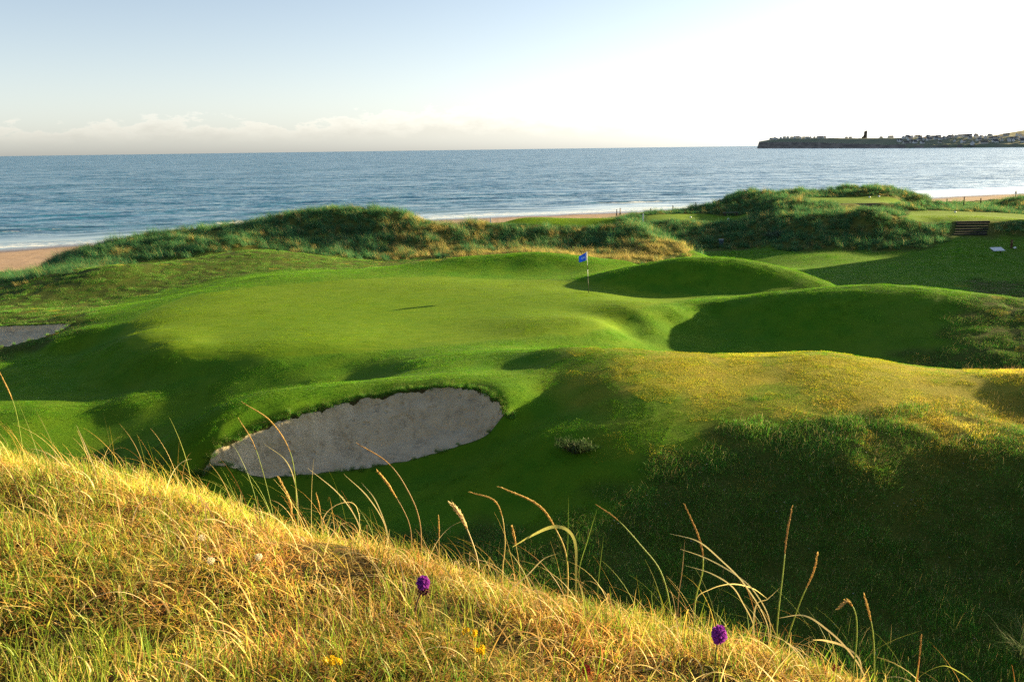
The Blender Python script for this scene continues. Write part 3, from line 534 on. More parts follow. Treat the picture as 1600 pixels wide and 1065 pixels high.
tuft_c = unlinked('marram_tuft', [blades_obj('p', [patch(rs, 85, .26, (.28, .88), (.005, .012), (.05, .6), (.3, 1.5), 5, MARRAM, round_=True, wind=(math.pi, .55))], M_BLADE) for _ in range(5)]
    + [blades_obj('p', [patch(rs, 75, .24, (.25, .75), (.005, .010), (.05, .55), (.3, 1.3), 5, MARRAMDRY, round_=True, wind=(math.pi, .55))], M_BLADE) for _ in range(4)])

# -- mown turf, semi rough and marram over the course
def lay_grass():
    rs = np.random.RandomState(21)
    # mown
    x, y = jgrid(-60, 75, 14, 101, .82, rs); k = in_view(x, y); x, y = x[k], y[k]
    g, m, f, s, gd = zone_maps(x, y); b = np.minimum(poly_sd(x, y, BUNKER), poly_sd(x, y, BUNKER2))
    k = (m > .45) & (b > .50) & (f < .5) & (steps_sd(x, y) > .3) & (np.abs(gd + .02) > .36); x, y, g = x[k], y[k], g[k]
    e = euler_align(*normals(x, y).T, rs.uniform(0, 6.283, len(x))); z = ground_height(x, y)
    sc = rs.uniform(.85, 1.15, len(x)); zs = np.where(g > .5, .5, 1.0) * rs.uniform(.85, 1.2, len(x))
    straw = straw_map(x, y) * .92 * (g < .5)
    im = np.where(rs.uniform(0, 1, len(x)) < straw, 6 + rs.randint(0, 3, len(x)), np.where(g > .5, 3, 0) + rs.randint(0, 3, len(x)))
    scatter('mown_grass', np.stack([x, y, z], 1), e, np.stack([sc, sc, zs], 1), im, mown_c, 'short mown turf of the green, its banks and the fairway')
    # semi rough
    x, y = jgrid(-75, 90, 9, 105, .5, rs); k = in_view(x, y); x, y = x[k], y[k]
    g, m, f, s, gd = zone_maps(x, y); b = np.minimum(poly_sd(x, y, BUNKER), poly_sd(x, y, BUNKER2))
    nd = near_dune(x, y) < base_height(x, y) - .6
    thin = rs.uniform(0, 1, len(x)) < np.clip(30. / y, .35, 1)
    k = (m < .55) & (f < .6) & (s < .3) & (b > .5) & nd & thin & (steps_sd(x, y) > .3); x, y = x[k], y[k]
    dry = np.clip(.10 + .12 * wob(x, y, 4., 23) + .95 * straw_map(x, y) - .3 * sstep(22.0, 19, y), 0, .92) * np.where(y > 36, .35, 1)
    i = np.where(rs.uniform(0, 1, len(x)) < dry, 5 + rs.randint(0, 4, len(x)), rs.randint(0, 5, len(x)))
    e = euler_align(*normals(x, y).T, rs.uniform(0, 6.283, len(x))); z = ground_height(x, y)
    sc = rs.uniform(.8, 1.25, len(x)); sc = sc * np.where(y > 36, .9, 1); hz = sc * np.clip(.9 + .4 * wob(x, y, 1.8, 30), .4, 1.7) * (1 + .35 * sstep(22, 18, y)) * np.where(y > 36, .7, 1)
    scatter('semi_rough_grass', np.stack([x, y, z], 1), e, np.stack([sc, sc, hz], 1), i, semi_c, 'uncut rough grass in the hollow and along the ridge')
    # marram on the dunes
    x, y = jgrid(-75, 110, 62, 185, .40, rs); k = in_view(x, y, 1.08); x, y = x[k], y[k]
    g, m, f, s, gd = zone_maps(x, y)
    k = (rs.uniform(0, 1, len(x)) < f * 1.1 - .1) & (s < .4) & (rs.uniform(0, 1, len(x)) < np.clip(95. / y, .3, 1)) & (rs.uniform(0, 1, len(x)) < .72 + .5 * wob(x, y, 2.6, 33))
    x, y, f = x[k], y[k], f[k]
    tee = np.minimum.reduce([poly_sd(x, y, q) for q in (TEE1, TEE2, TEE3, TEE4)]); st = steps_sd(x, y)
    k = (tee > .35) & (st > .2); x, y, tee = x[k], y[k], tee[k]
    pale = sstep(8, 2, np.abs(y - 77 - .1 * (x - 5))) * sstep(-9, -3, x) * sstep(19, 14, x); pale = np.maximum(pale, sstep(-13.5, -10.5, x) * sstep(-.5, -3, x) * sstep(93, 90, y) * .45)
    dry = np.clip(.12 + .16 * wob(x, y, 6., 26) + .9 * pale, 0, .95)
    i = np.where(rs.uniform(0, 1, len(x)) < dry, 5 + rs.randint(0, 4, len(x)), rs.randint(0, 5, len(x)))
    nn = normals(x, y); nn[:, 2] += 1.2; nn /= np.linalg.norm(nn, axis=1, keepdims=True)
    e = euler_align(*nn.T, rs.normal(0, .8, len(x))); z = ground_height(x, y)
    sc = rs.uniform(.7, 1.35, len(x)); hz = sc * np.clip(.85 + .35 * wob(x, y, 3.5, 36), .4, 1.5) * (.45 + .55 * sstep(.3, 2.0, tee)) * np.where(pale > .5, .75, 1)
    scatter('marram_grass', np.stack([x, y, z], 1), e, np.stack([sc, sc, hz], 1), i, tuft_c, 'tall wind-bent marram covering the dunes behind the green')
    # turf hanging over the bunker lips
    P = []
    for B in (BUNKER, BUNKER2):
        B = np.array(B)
        for a, b in zip(B, np.roll(B, -1, 0)):
            n = max(2, int(np.linalg.norm(b - a) / .10)); t = (np.arange(n)[:, None] + rs.uniform(0, 1, (n, 1))) / n
            P.append(a + (b - a) * t)
    P = np.concatenate(P) + rs.normal(0, .05, (sum(map(len, P)), 2))
    x, y = P.T; sdm = np.minimum(poly_sd(x, y, BUNKER), poly_sd(x, y, BUNKER2)); e = .2; back = np.minimum(poly_sd(x, y + e, BUNKER), poly_sd(x, y + e, BUNKER2)) > sdm + .02; k = (sdm > -.07) & (back | (rs.uniform(0, 1, len(x)) < .25)); x, y = x[k], y[k]
    e = np.stack([rs.uniform(-.3, .3, len(x)), rs.uniform(-.3, .3, len(x)), rs.uniform(0, 6.28, len(x))], 1); sc = rs.uniform(.16, .30, len(x))
    scatter('lip_grass', np.stack([x, y, base_height(x, y) - .02], 1), e, np.stack([sc, sc, rs.uniform(.8, 1.5, len(x))], 1), rs.randint(0, 4, len(x)), semi_c, 'ragged turf edging the bunkers')
def steps_sd(x, y):
    return np.minimum.reduce([poly_sd(x, y, q) for q in STEP_AREAS])
STEP_AREAS = [[(43.2, 90.0), (47.9, 90.0), (50.3, 95.8), (46.4, 95.8)], [(40.3, 109.0), (46.0, 109.0), (46.2, 115.0), (40.3, 115.0)]]
lay_grass()

# -- near dune: dense dry mat and longer blades
NEAR = [((0.63, 0.398, 0.108), 5), ((0.504, 0.293, 0.07), 4), ((0.714, 0.539, 0.203), 2.5), ((0.378, 0.328, 0.032), 2.2), ((0.189, 0.234, 0.021), 2), ((0.34, 0.152, 0.049), 2)]
NEARGREEN = [((0.168, 0.28, 0.028), 4), ((0.28, 0.364, 0.042), 3), ((0.462, 0.42, 0.07), 2), ((0.63, 0.462, 0.154), 1)]
WIND = math.pi            # tips blown to -X
near_c = unlinked('near_patch', [blades_obj('p', [
    patch(rs, 420, .46, (.03, .10), (.0020, .0044), (.2, 1.3), (.2, 3.2), 6, NEAR, wind=(WIND, .25)),
    patch(rs, 120, .40, (.09, .19), (.0022, .0052), (.3, 1.3), (.6, 3.2), 8, NEAR, wind=(WIND, .35)),
    patch(rs, 60, .46, (.05, .13), (.0022, .0045), (.0, .45), (.0, .8), 4, NEARGREEN)], M_BLADE) for _ in range(6)]
  + [blades_obj('p', [
    patch(rs, 260, .46, (.03, .09), (.0020, .0044), (.2, 1.3), (.2, 3.0), 6, NEAR, wind=(WIND, .25)),
    patch(rs, 230, .44, (.05, .13), (.0022, .0050), (.0, .6), (.0, .9), 4, NEARGREEN)], M_BLADE) for _ in range(4)])
def lay_near():
    rs = np.random.RandomState(77)
    x, y = jgrid(-13, 6, .5, 15, .19, rs); s = y - np.interp(x, NKX, NKY)
    k = (s < 3.0) & (np.abs(x) < .62 * y + 1.2) & (s > -4.5) & (rs.uniform(0, 1, len(x)) < np.where(s > .8, .5, np.clip(.80 + .55 * wob(x, y, .45, 11), .25, 1))); x, y = x[k], y[k]
    s = y - np.interp(x, NKX, NKY)
    gr = np.clip(.12 + .30 * wob(x, y, 1.3, 18) + .42 * sstep(-.8, -1.7, s) + .15 * sstep(-.8, -2., x) + .15 * sstep(-.2, 1.2, x), 0, .9)
    i = np.where(rs.uniform(0, 1, len(x)) < gr, 6 + rs.randint(0, 4, len(x)), rs.randint(0, 6, len(x)))
    e = euler_align(*normals(x, y).T, rs.normal(0, 1.5, len(x))); z = ground_height(x, y)
    sc = rs.uniform(.8, 1.15, len(x)); hz = rs.uniform(.5, 1.1, len(x)) * np.clip(.95 + .45 * wob(x, y, .55, 5), .4, 1.6)
    scatter('dune_grass', np.stack([x, y, z], 1), e, np.stack([sc, sc, hz], 1), i, near_c, 'dry golden grass covering the near dune')
    # single longer blades, mostly along the brow of the dune, bowed by the wind
    n = 620; x = rs.uniform(-4.5, 2.4, n); yb = np.interp(x, NKX, NKY); y = yb + rs.normal(.0, .30, n); k = (y > 1.2) & (np.abs(x) < .6 * y + .3); x, y = x[k], y[k]; n = len(x)
    z = ground_height(x, y); az = WIND + rs.normal(0, .6, n); h = rs.uniform(.18, .42, n) * rs.choice([.8, 1, 1.15], n)
    a1 = blade_arrays(x, y, z - .01, az, h, rs.uniform(.0016, .0032, n), rs.uniform(0, .35, n), rs.uniform(.3, 2.4, n), 10, pick(rs, n, NEAR + [((.25, .30, .05), 4)]), twist=rs.uniform(-.6, .6, n))
    n = 900; x = rs.uniform(-3.2, 1.5, n); y = np.interp(x, NKX, NKY) + rs.normal(-.45, .55, n); k = np.abs(x) < .6 * y + .2; x, y = x[k], y[k]; n = len(x)
    a2 = blade_arrays(x, y, ground_height(x, y) + .01, WIND + rs.normal(0, .9, n), rs.uniform(.12, .34, n), rs.uniform(.0024, .0062, n), rs.uniform(.1, .8, n), rs.uniform(1.4, 3.4, n), 12, pick(rs, n, [((.70, .52, .22), 3), ((.58, .38, .13), 2), ((.74, .60, .34), 1)]), twist=rs.uniform(-.8, .8, n))
    tag(blades_obj('bowed_grass', [a1, a2], M_BLADE, link=True), 'long bowed blades along the brow of the near dune', kind='stuff')
lay_near()
STALKS = {'a': [(-2.792,4.943,12.248),(-2.792,4.943,12.452),(-2.79,4.913,12.652),(-2.825,4.883,12.833)],'b': [(-2.567,4.852,12.224),(-2.567,4.852,12.407),(-2.618,4.882,12.525),(-2.675,4.912,12.621)],'c': [(-2.006,4.15,12.423),(-2.006,4.15,12.503),(-2.023,4.12,12.642),(-2.043,4.09,12.768)],'d': [(-1.015,3.998,12.215),(-1.015,3.998,12.355),(-1.017,3.978,12.629),(-1.091,3.958,12.805),(-1.217,3.938,12.911)],'e': [(-1.161,4.105,12.215),(-1.161,4.105,12.33),(-1.225,4.135,12.619),(-1.308,4.165,12.77)],'f': [(-1.012,4.001,12.212),(-1.012,4.001,12.465),(-1.058,4.031,12.596),(-1.165,4.061,12.672)],'g': [(-1.046,4.02,12.214),(-1.046,4.02,12.321),(-1.045,3.99,12.422),(-1.08,3.96,12.544)],'h': [(-0.691,3.78,12.257),(-0.691,3.78,12.387),(-0.763,3.75,12.538),(-0.885,3.72,12.671)],'i': [(-0.398,3.588,12.253),(-0.398,3.588,12.474),(-0.446,3.568,12.633),(-0.518,3.548,12.753),(-0.636,3.528,12.843)],'j': [(-0.445,3.62,12.261),(-0.445,3.62,12.446),(-0.515,3.59,12.625),(-0.561,3.56,12.71)],'k': [(-0.552,3.69,12.265),(-0.552,3.69,12.388),(-0.6,3.72,12.518),(-0.663,3.75,12.59)],'l': [(-0.56,3.696,12.264),(-0.56,3.696,12.409),(-0.624,3.666,12.557),(-0.716,3.636,12.673)],'m': [(-0.871,3.89,12.234),(-0.871,3.89,12.361),(-0.827,3.905,12.416),(-0.764,3.92,12.434),(-0.727,3.935,12.409),(-0.713,3.95,12.333)],'n': [(-0.152,3.431,12.233),(-0.152,3.431,12.374),(-0.201,3.401,12.551),(-0.245,3.371,12.639)],'o': [(-0.315,3.528,12.24),(-0.315,3.528,12.385),(-0.31,3.498,12.469),(-0.308,3.468,12.551)],'p': [(-0.881,3.896,12.233),(-0.881,3.896,12.359),(-0.879,3.866,12.439),(-0.883,3.836,12.512)],'q': [(-0.051,3.373,12.239),(-0.051,3.373,12.35),(-0.039,3.393,12.487),(-0.07,3.413,12.625),(-0.179,3.433,12.665)],'r': [(0.231,3.2,12.253),(0.231,3.2,12.415),(0.228,3.188,12.546),(0.196,3.176,12.61),(0.138,3.164,12.627),(0.061,3.152,12.598),(-0.008,3.14,12.561)],'s': [(0.198,3.221,12.248),(0.198,3.221,12.466),(0.156,3.201,12.6),(0.087,3.181,12.709),(-0.059,3.161,12.792)],'t': [(0.198,3.221,12.248),(0.198,3.221,12.421),(0.201,3.191,12.596),(0.2,3.161,12.748)],'u': [(0.243,3.195,12.253),(0.243,3.195,12.433),(0.276,3.225,12.541),(0.315,3.255,12.658)],'v': [(0.565,3.053,12.222),(0.565,3.053,12.351),(0.529,3.068,12.491),(0.455,3.083,12.59),(0.377,3.098,12.677),(0.299,3.113,12.733)],'w': [(0.311,3.166,12.252),(0.311,3.166,12.368),(0.317,3.136,12.492),(0.325,3.106,12.614)],'x': [(-0.023,2.97,12.405),(-0.023,2.97,12.464),(0.046,2.99,12.524),(0.101,3.01,12.572),(0.152,3.03,12.584)],'y': [(0.018,3.332,12.24),(0.018,3.332,12.369),(0.002,3.302,12.51),(-0.01,3.272,12.585)],'z': [(0.647,3.014,12.216),(0.647,3.014,12.396),(0.666,2.994,12.53),(0.65,2.974,12.647),(0.586,2.954,12.798)],'aa': [(0.864,2.85,12.241),(0.864,2.85,12.389),(0.778,2.835,12.548),(0.684,2.82,12.654),(0.604,2.805,12.726),(0.508,2.79,12.761)],'bb': [(0.869,2.845,12.241),(0.869,2.845,12.406),(0.818,2.861,12.51),(0.752,2.875,12.57),(0.657,2.89,12.623),(0.567,2.905,12.653)],'cc': [(0.826,2.883,12.239),(0.826,2.883,12.366),(0.778,2.868,12.471),(0.735,2.853,12.539),(0.658,2.838,12.595),(0.57,2.823,12.631)],'dd': [(0.647,3.014,12.216),(0.647,3.014,12.396),(0.697,2.999,12.453),(0.768,2.984,12.48),(0.837,2.969,12.471),(0.887,2.954,12.439)],'ee': [(0.889,2.828,12.242),(0.889,2.828,12.42),(0.906,2.848,12.598),(0.918,2.868,12.712),(0.938,2.888,12.809)],'ff': [(0.913,2.811,12.242),(0.913,2.811,12.329),(0.95,2.791,12.51),(0.98,2.771,12.623),(0.985,2.751,12.705)],'gg': [(0.826,2.88,12.241),(0.826,2.88,12.44),(0.86,2.85,12.492),(0.892,2.82,12.551)],'hh': [(0.592,3.04,12.22),(0.592,3.04,12.396),(0.597,3.01,12.523),(0.597,2.98,12.652)],'ii': [(1.04,2.54,12.34),(1.04,2.54,12.393),(1.038,2.525,12.522),(1.024,2.51,12.615),(0.992,2.495,12.668),(0.959,2.48,12.655)],'jj': [(1.138,2.612,12.246),(1.138,2.612,12.347),(1.119,2.592,12.482),(1.095,2.572,12.57),(1.062,2.552,12.66)],'kk': [(1.115,2.633,12.248),(1.115,2.633,12.334),(1.052,2.618,12.434),(0.981,2.603,12.51),(0.897,2.588,12.572),(0.809,2.573,12.573)],'ll': [(1.232,2.524,12.24),(1.232,2.524,12.372),(1.219,2.494,12.473),(1.205,2.464,12.573)],'mm': [(1.046,2.54,12.337),(1.046,2.54,12.393),(1.102,2.56,12.457),(1.174,2.58,12.488),(1.271,2.6,12.51)],'nn': [(1.104,2.64,12.251),(1.104,2.64,12.375),(1.057,2.66,12.421),(1.002,2.68,12.432),(0.967,2.7,12.424)],'oo': [(1.229,2.527,12.24),(1.229,2.527,12.375),(1.293,2.507,12.443),(1.343,2.487,12.433),(1.374,2.467,12.413)]}
# ------------------------------------------------------------------ small mesh helpers for the things
def bm_obj(name, bm, mat, parent=None, smooth=False, mats=None):
    me = bpy.data.meshes.new(name); bm.normal_update(); bm.to_mesh(me); bm.free()
    for m in (mats or [mat]): me.materials.append(m)
    if smooth: me.polygons.foreach_set('use_smooth', np.ones(len(me.polygons), bool))
    o = bpy.data.objects.new(name, me); COL.objects.link(o)
    if parent: o.parent = parent
    return o
def add_box(bm, c, s, rot=None, bevel=0., mi=0):
    r = bmesh.ops.create_cube(bm, size=1.0); vs = r['verts']
    bmesh.ops.scale(bm, vec=s, verts=vs)
    if bevel:
        es = list({e for v in vs for e in v.link_edges}); q = bmesh.ops.bevel(bm, geom=es, offset=bevel, segments=2, affect='EDGES', profile=.6)
        vs = list({v for f in q['faces'] for v in f.verts} | {v for v in vs if v.is_valid})
    if rot is not None: bmesh.ops.rotate(bm, cent=(0, 0, 0), matrix=rot, verts=vs)
    bmesh.ops.translate(bm, vec=c, verts=vs)
    for f in {f for v in vs for f in v.link_faces}: f.material_index = mi
    return vs
def add_lathe(bm, prof, n=14, c=(0, 0, 0)):
    rings = []
    for r, z in prof: rings.append([bm.verts.new((c[0] + r * math.cos(6.28319 * i / n), c[1] + r * math.sin(6.28319 * i / n), c[2] + z)) for i in range(n)])
    for a, b in zip(rings, rings[1:]):
        for i in range(n): bm.faces.new((a[i], a[(i + 1) % n], b[(i + 1) % n], b[i]))
    bm.faces.new(rings[0][::-1]); bm.faces.new(rings[-1])
def curve_pts(P, n=24):
    """smooth curve through points (Catmull-Rom)"""
    P = [np.array(p, float) for p in P]; P = [2 * P[0] - P[1]] + P + [2 * P[-1] - P[-2]]; out = []
    m = len(P) - 3; k = max(2, n // m)
    for i in range(m):
        a, b, c, d = P[i:i + 4]
        for j in range(k):
            t = j / k; out.append(.5 * ((2 * b) + (c - a) * t + (2 * a - 5 * b + 4 * c - d) * t * t + (3 * b - a - 3 * c + d) * t ** 3))
    out.append(P[-2]); return np.array(out)
def add_tube(bm, pts, rad, n=6, flat=1.0):
    pts = np.array(pts, float); rings = []; up = Vector((0, 1, 0))
    for i, p in enumerate(pts):
        t = Vector(pts[min(i + 1, len(pts) - 1)] - pts[max(i - 1, 0)]).normalized()
        s = t.cross(up); s = s.normalized() if s.length > 1e-4 else Vector((1, 0, 0)); u = s.cross(t).normalized()
        r = rad(i / (len(pts) - 1)) if callable(rad) else rad
        rings.append([bm.verts.new(Vector(p) + (s * math.cos(6.28319 * j / n) + u * math.sin(6.28319 * j / n) * flat) * r) for j in range(n)])
    for a, b in zip(rings, rings[1:]):
        for j in range(n): bm.faces.new((a[j], a[(j + 1) % n], b[(j + 1) % n], b[j]))
    bm.faces.new(rings[0][::-1]); bm.faces.new(rings[-1])

M_WHITE = simple('white_paint', (.78, .78, .76), .5, .4, .06)
M_DARKWOOD = simple('weathered_timber', (.065, .048, .034), .85, .15, .35, 8)
M_SLEEPER = simple('tarred_sleeper', (.035, .032, .030), .8, .2, .3, 6)
M_BLACK = simple('black_paint', (.02, .02, .02), .5, .4, .1)
M_BIN = simple('bin_plastic', (.020, .045, .060), .5, .4, .15)

# ------------------------------------------------------------------ flagstick on the green
def flagstick():
    x, y = 4.39, 51.23; z = ground_at(x, y); t = empty('flagstick', (x, y, z)); H = 2.34
    tag(t, 'blue golf flag with pale emblem on a banded pole standing in the green', 'flag')
    def at(u): return Vector((-.10 * u, 0, H * u))           # the pole leans a little to the left
    for nm, a, b, m in (('pole', 0., .40, M_BLACK), ('band', .40, .56, M_WHITE), ('band', .56, .66, M_DARKWOOD), ('band', .66, 1.0, M_WHITE)):
        bm = bmesh.new(); add_tube(bm, [at(a), at((a + b) / 2), at(b)], .014 if nm == 'pole' else .016, 8); o = bm_obj(nm, bm, m, t, True)
    bm = bmesh.new(); add_lathe(bm, [(.055, .001), (.055, .006)], 16); bm_obj('cup', bm, M_BLACK, t)
    # cloth
    tm = NT('flag_cloth'); uv = tm.attr('fuv'); sp = tm.n('SeparateColor'); tm.l(uv.outputs['Color'], sp.inputs[0]); u, v = sp.outputs[0], sp.outputs[1]
    du = tm.math('SUBTRACT', u, .50); dv = tm.math('SUBTRACT', v, .5)
    r = tm.math('SQRT', tm.math('ADD', tm.math('POWER', du, 2.), tm.math('POWER', dv, 2.)))
    ring = tm.math('MULTIPLY', tm.ramp(r, .24, .20), tm.ramp(tm.noise(26., 2), .42, .55))
    c = tm.mix(tm.math('MULTIPLY', ring, .75), (.03, .16, .75), (.55, .70, .85))
    c = tm.mix(tm.ramp(u, .10, .12, 0, 1), (.75, .77, .80), c); c = tm.mix(tm.ramp(u, .045, .05, 1, 0), c, (.03, .13, .65))
    p = tm.pbr(c, .8, .2); tl = tm.n('BsdfTranslucent'); tm.l(c, tl.inputs[0]); mx = tm.n('MixShader'); mx.inputs[0].default_value = .35; tm.l(p, mx.inputs[1]); tm.l(tl.outputs[0], mx.inputs[2]); m = tm.done(mx.outputs[0])
    nu, nv = 18, 12; V = []; uvs = []
    for j in range(nv + 1):
        for i in range(nu + 1):
            a, b = i / nu, j / nv
            px = -.095 - .005 - .44 * a; pz = H * .985 - b * .46 - a * (.24 - .10 * b); py = .05 * math.sin(a * 7 + b * 1.5) * a + .10 * a
            V.append((px, py, pz)); uvs.append((a, b, 0, 1))
    Fq = [(j * (nu + 1) + i, j * (nu + 1) + i + 1, (j + 1) * (nu + 1) + i + 1, (j + 1) * (nu + 1) + i) for j in range(nv) for i in range(nu)]
    o = mesh_obj('flag', V, Fq, m, t); q = o.data.attributes.new('fuv', 'FLOAT_COLOR', 'POINT'); q.data.foreach_set('color', np.array(uvs, np.float32).ravel())
    md = o.modifiers.new('cloth', 'SOLIDIFY'); md.thickness = .004
flagstick()

# ------------------------------------------------------------------ posts, markers, bin, bench, sign
def fence_post(x, y, ztop, label):
    z = ground_at(x, y) - .15; h = ztop - z; bm = bmesh.new()
    add_lathe(bm, [(.075, 0), (.080, h * .3), (.072, h * .8), (.074, h - .02), (.055, h)], 9)
    bmesh.ops.rotate(bm, cent=(0, 0, 0), matrix=Matrix.Rotation(random.uniform(-.04, .04), 3, 'Y'), verts=bm.verts)
    o = bm_obj('fence_post', bm, M_DARKWOOD); o.location = (x, y, z); tag(o, label, 'post', 'weathered posts along the beach edge')
for (x, y, zt), lb in zip([(21.46, 140.0, 4.9), (24.7, 139.0, 5.35), (27.87, 138.0, 5.84), (31.55, 139.0, 6.07), (67.54, 142.0, 5.6), (68.73, 139.0, 6.05), (68.75, 134.0, 6.12)],
        ['shortest dark fence post beside the two walkers on the beach', 'dark fence post second from the two walkers, against the surf', 'tallest dark fence post against the surf, next to the high dune', 'fence post half sunk in the flank of the high dune',
         'faint post stub on the sand right of the high dune', 'middle of three posts against the sand beyond the wide tee', 'taller post against the sand, nearest the dune with a walker above it']): fence_post(x, y, zt, lb)
def tee_post(x, y, zt, label):
    z = ground_at(x, y) - .05; h = max(.35, zt - z); bm = bmesh.new(); add_box(bm, (0, 0, h / 2), (.13, .09, h), bevel=.012)
    o = bm_obj('tee_post', bm, M_WHITE); o.location = (x, y, z); tag(o, label, 'post', 'white tee posts')
tee_post(-2.03, 94.0, 7.17, 'small white post at the beach end of the pale-grass tee'); tee_post(16.46, 113.5, 6.0, 'white post at the corner of the tee above the bank with the bin')
def tee_marker(x, y, label, r=.13):
    z = ground_at(x, y); bm = bmesh.new(); bmesh.ops.create_uvsphere(bm, u_segments=14, v_segments=9, radius=r); bmesh.ops.scale(bm, vec=(1, 1, .85), verts=bm.verts)
    add_lathe(bm, [(.02, -r - .08), (.02, -r * .5)], 6)
    o = bm_obj('tee_marker', bm, M_WHITE, smooth=True); o.location = (x, y, z + r * .75); tag(o, label, 'tee marker', 'white tee markers')
for (x, y), lb in zip([(23.27, 118.2), (28.3, 118.8), (49.2, 122.6), (47.7, 122.0), (52.18, 107.4), (47.45, 85.5)],
        ['white tee marker near the middle of the tee by the fence posts', 'white tee marker at the dune end of the tee by the fence posts', 'white tee marker against the dark crest behind the sunlit tee', 'white tee marker at the rear of the sunlit yellow tee', 'pale tee marker lying on the wide tee above the long steps', 'white ball at the foot of the brown post']): tee_marker(x, y, lb)
def litter_bin():
    x, y = 23.2, 100.37; t = empty('litter_bin', (x, y, ground_at(x, y) + .05)); tag(t, 'dark litter bin at the foot of the grassy bank', 'bin')
    bm = bmesh.new(); add_lathe(bm, [(.21, 0), (.235, .05), (.265, .74), (.25, .76), (.22, .74)], 20); bm_obj('body', bm, M_BIN, t, True)
    bm = bmesh.new(); add_lathe(bm, [(.275, .72), (.285, .75), (.285, .79), (.26, .80)], 20); bm_obj('rim', bm, simple('bin_rim', (.10, .16, .18), .4, .4), t, True)
litter_bin()
def bench():
    x, y = 29.4, 122.2; t = empty('bench', (x, y, ground_at(x, y)), R(4)); tag(t, 'low wooden bench at the foot of the high dune beside the tee', 'bench')
    m = simple('bench_wood', (.16, .15, .13), .8, .2, .3)
    for k in range(3):
        bm = bmesh.new(); add_box(bm, (0, -.16 + .16 * k, .44), (2.1, .13, .045), bevel=.008); bm_obj('plank', bm, m, t)
    for s in (-.8, .8):
        bm = bmesh.new(); add_box(bm, (s, 0, .2), (.12, .40, .43), bevel=.01); bm_obj('leg', bm, M_DARKWOOD, t)
bench()
def marker_post():
    x, y = 47.21, 85.69; t = empty('marker_post', (x, y, ground_at(x, y) - .05)); tag(t, 'short brown hole marker post with a white ball at its foot', 'post')
    bm = bmesh.new(); add_box(bm, (0, 0, .42), (.17, .15, .86), bevel=.02); bm_obj('post', bm, simple('marker_wood', (.10, .045, .025), .7, .25, .25), t)
    bm = bmesh.new(); add_box(bm, (0, -.081, .66), (.12, .012, .20), bevel=.003); bm_obj('plate', bm, simple('marker_plate', (.28, .20, .10), .5, .4), t)
marker_post()
def tee_sign():
    x, y = 42.96, 80.17; t = empty('tee_sign', (x, y, ground_at(x, y) + .14), R(12)); tag(t, 'pale tilted tee sign slab on the rough mound below the steps', 'sign')
    rot = Matrix.Rotation(R(24), 3, 'X'); bm = bmesh.new(); add_box(bm, (0, 0, .12), (1.15, .62, .05), rot, .012); bm_obj('slab', bm, simple('sign_white', (.62, .68, .72), .4, .4, .05), t)
    for s in (-.4, .4):
        bm = bmesh.new(); add_box(bm, (s, .05, -.09), (.08, .08, .36), bevel=.01); bm_obj('leg', bm, M_DARKWOOD, t)
tee_sign()
def timber_steps(a, b, n, w, label, rz):
    a, b = Vector(a), Vector(b); t = empty('timber_steps', b); tag(t, label, 'steps')
    run = (a - b); 
    for k in range(n):
        c = run * ((k + .5) / n); c.z = max(c.z, ground_at(b.x + c.x, b.y + c.y) + .06 - b.z); bm = bmesh.new(); ww = w * (1 + random.uniform(-.03, .03))
        add_box(bm, (0, .10, -.10), (ww, .24, .36 if n > 5 else .30), bevel=.015)
        o = bm_obj('step', bm, M_SLEEPER, t); o.location = c; o.rotation_euler = (0, random.uniform(-.01, .01), rz + random.uniform(-.01, .01))
        bm = bmesh.new(); d = run.xy.length / n; add_box(bm, (0, .22 + d * .5 - .1, -.02), (ww * .985, max(.1, d - .22), .10), bevel=.01)
        o = bm_obj('tread', bm, simple('step_gravel', (.030, .045, .018), .95, .1, .4, 14) if 'step_gravel' not in bpy.data.materials else bpy.data.materials['step_gravel'], t); o.location = c; o.rotation_euler = (0, 0, rz)
timber_steps((48.28, 95.2, 5.78), (45.9, 91.0, 4.98), 6, 3.3, 'six dark timber steps climbing to the wide tee', R(0))
timber_steps((43.9, 114.2, 6.85), (42.2, 110.0, 6.20), 5, 5.0, 'dark timber steps below the sunlit tee on the high dune', R(0))

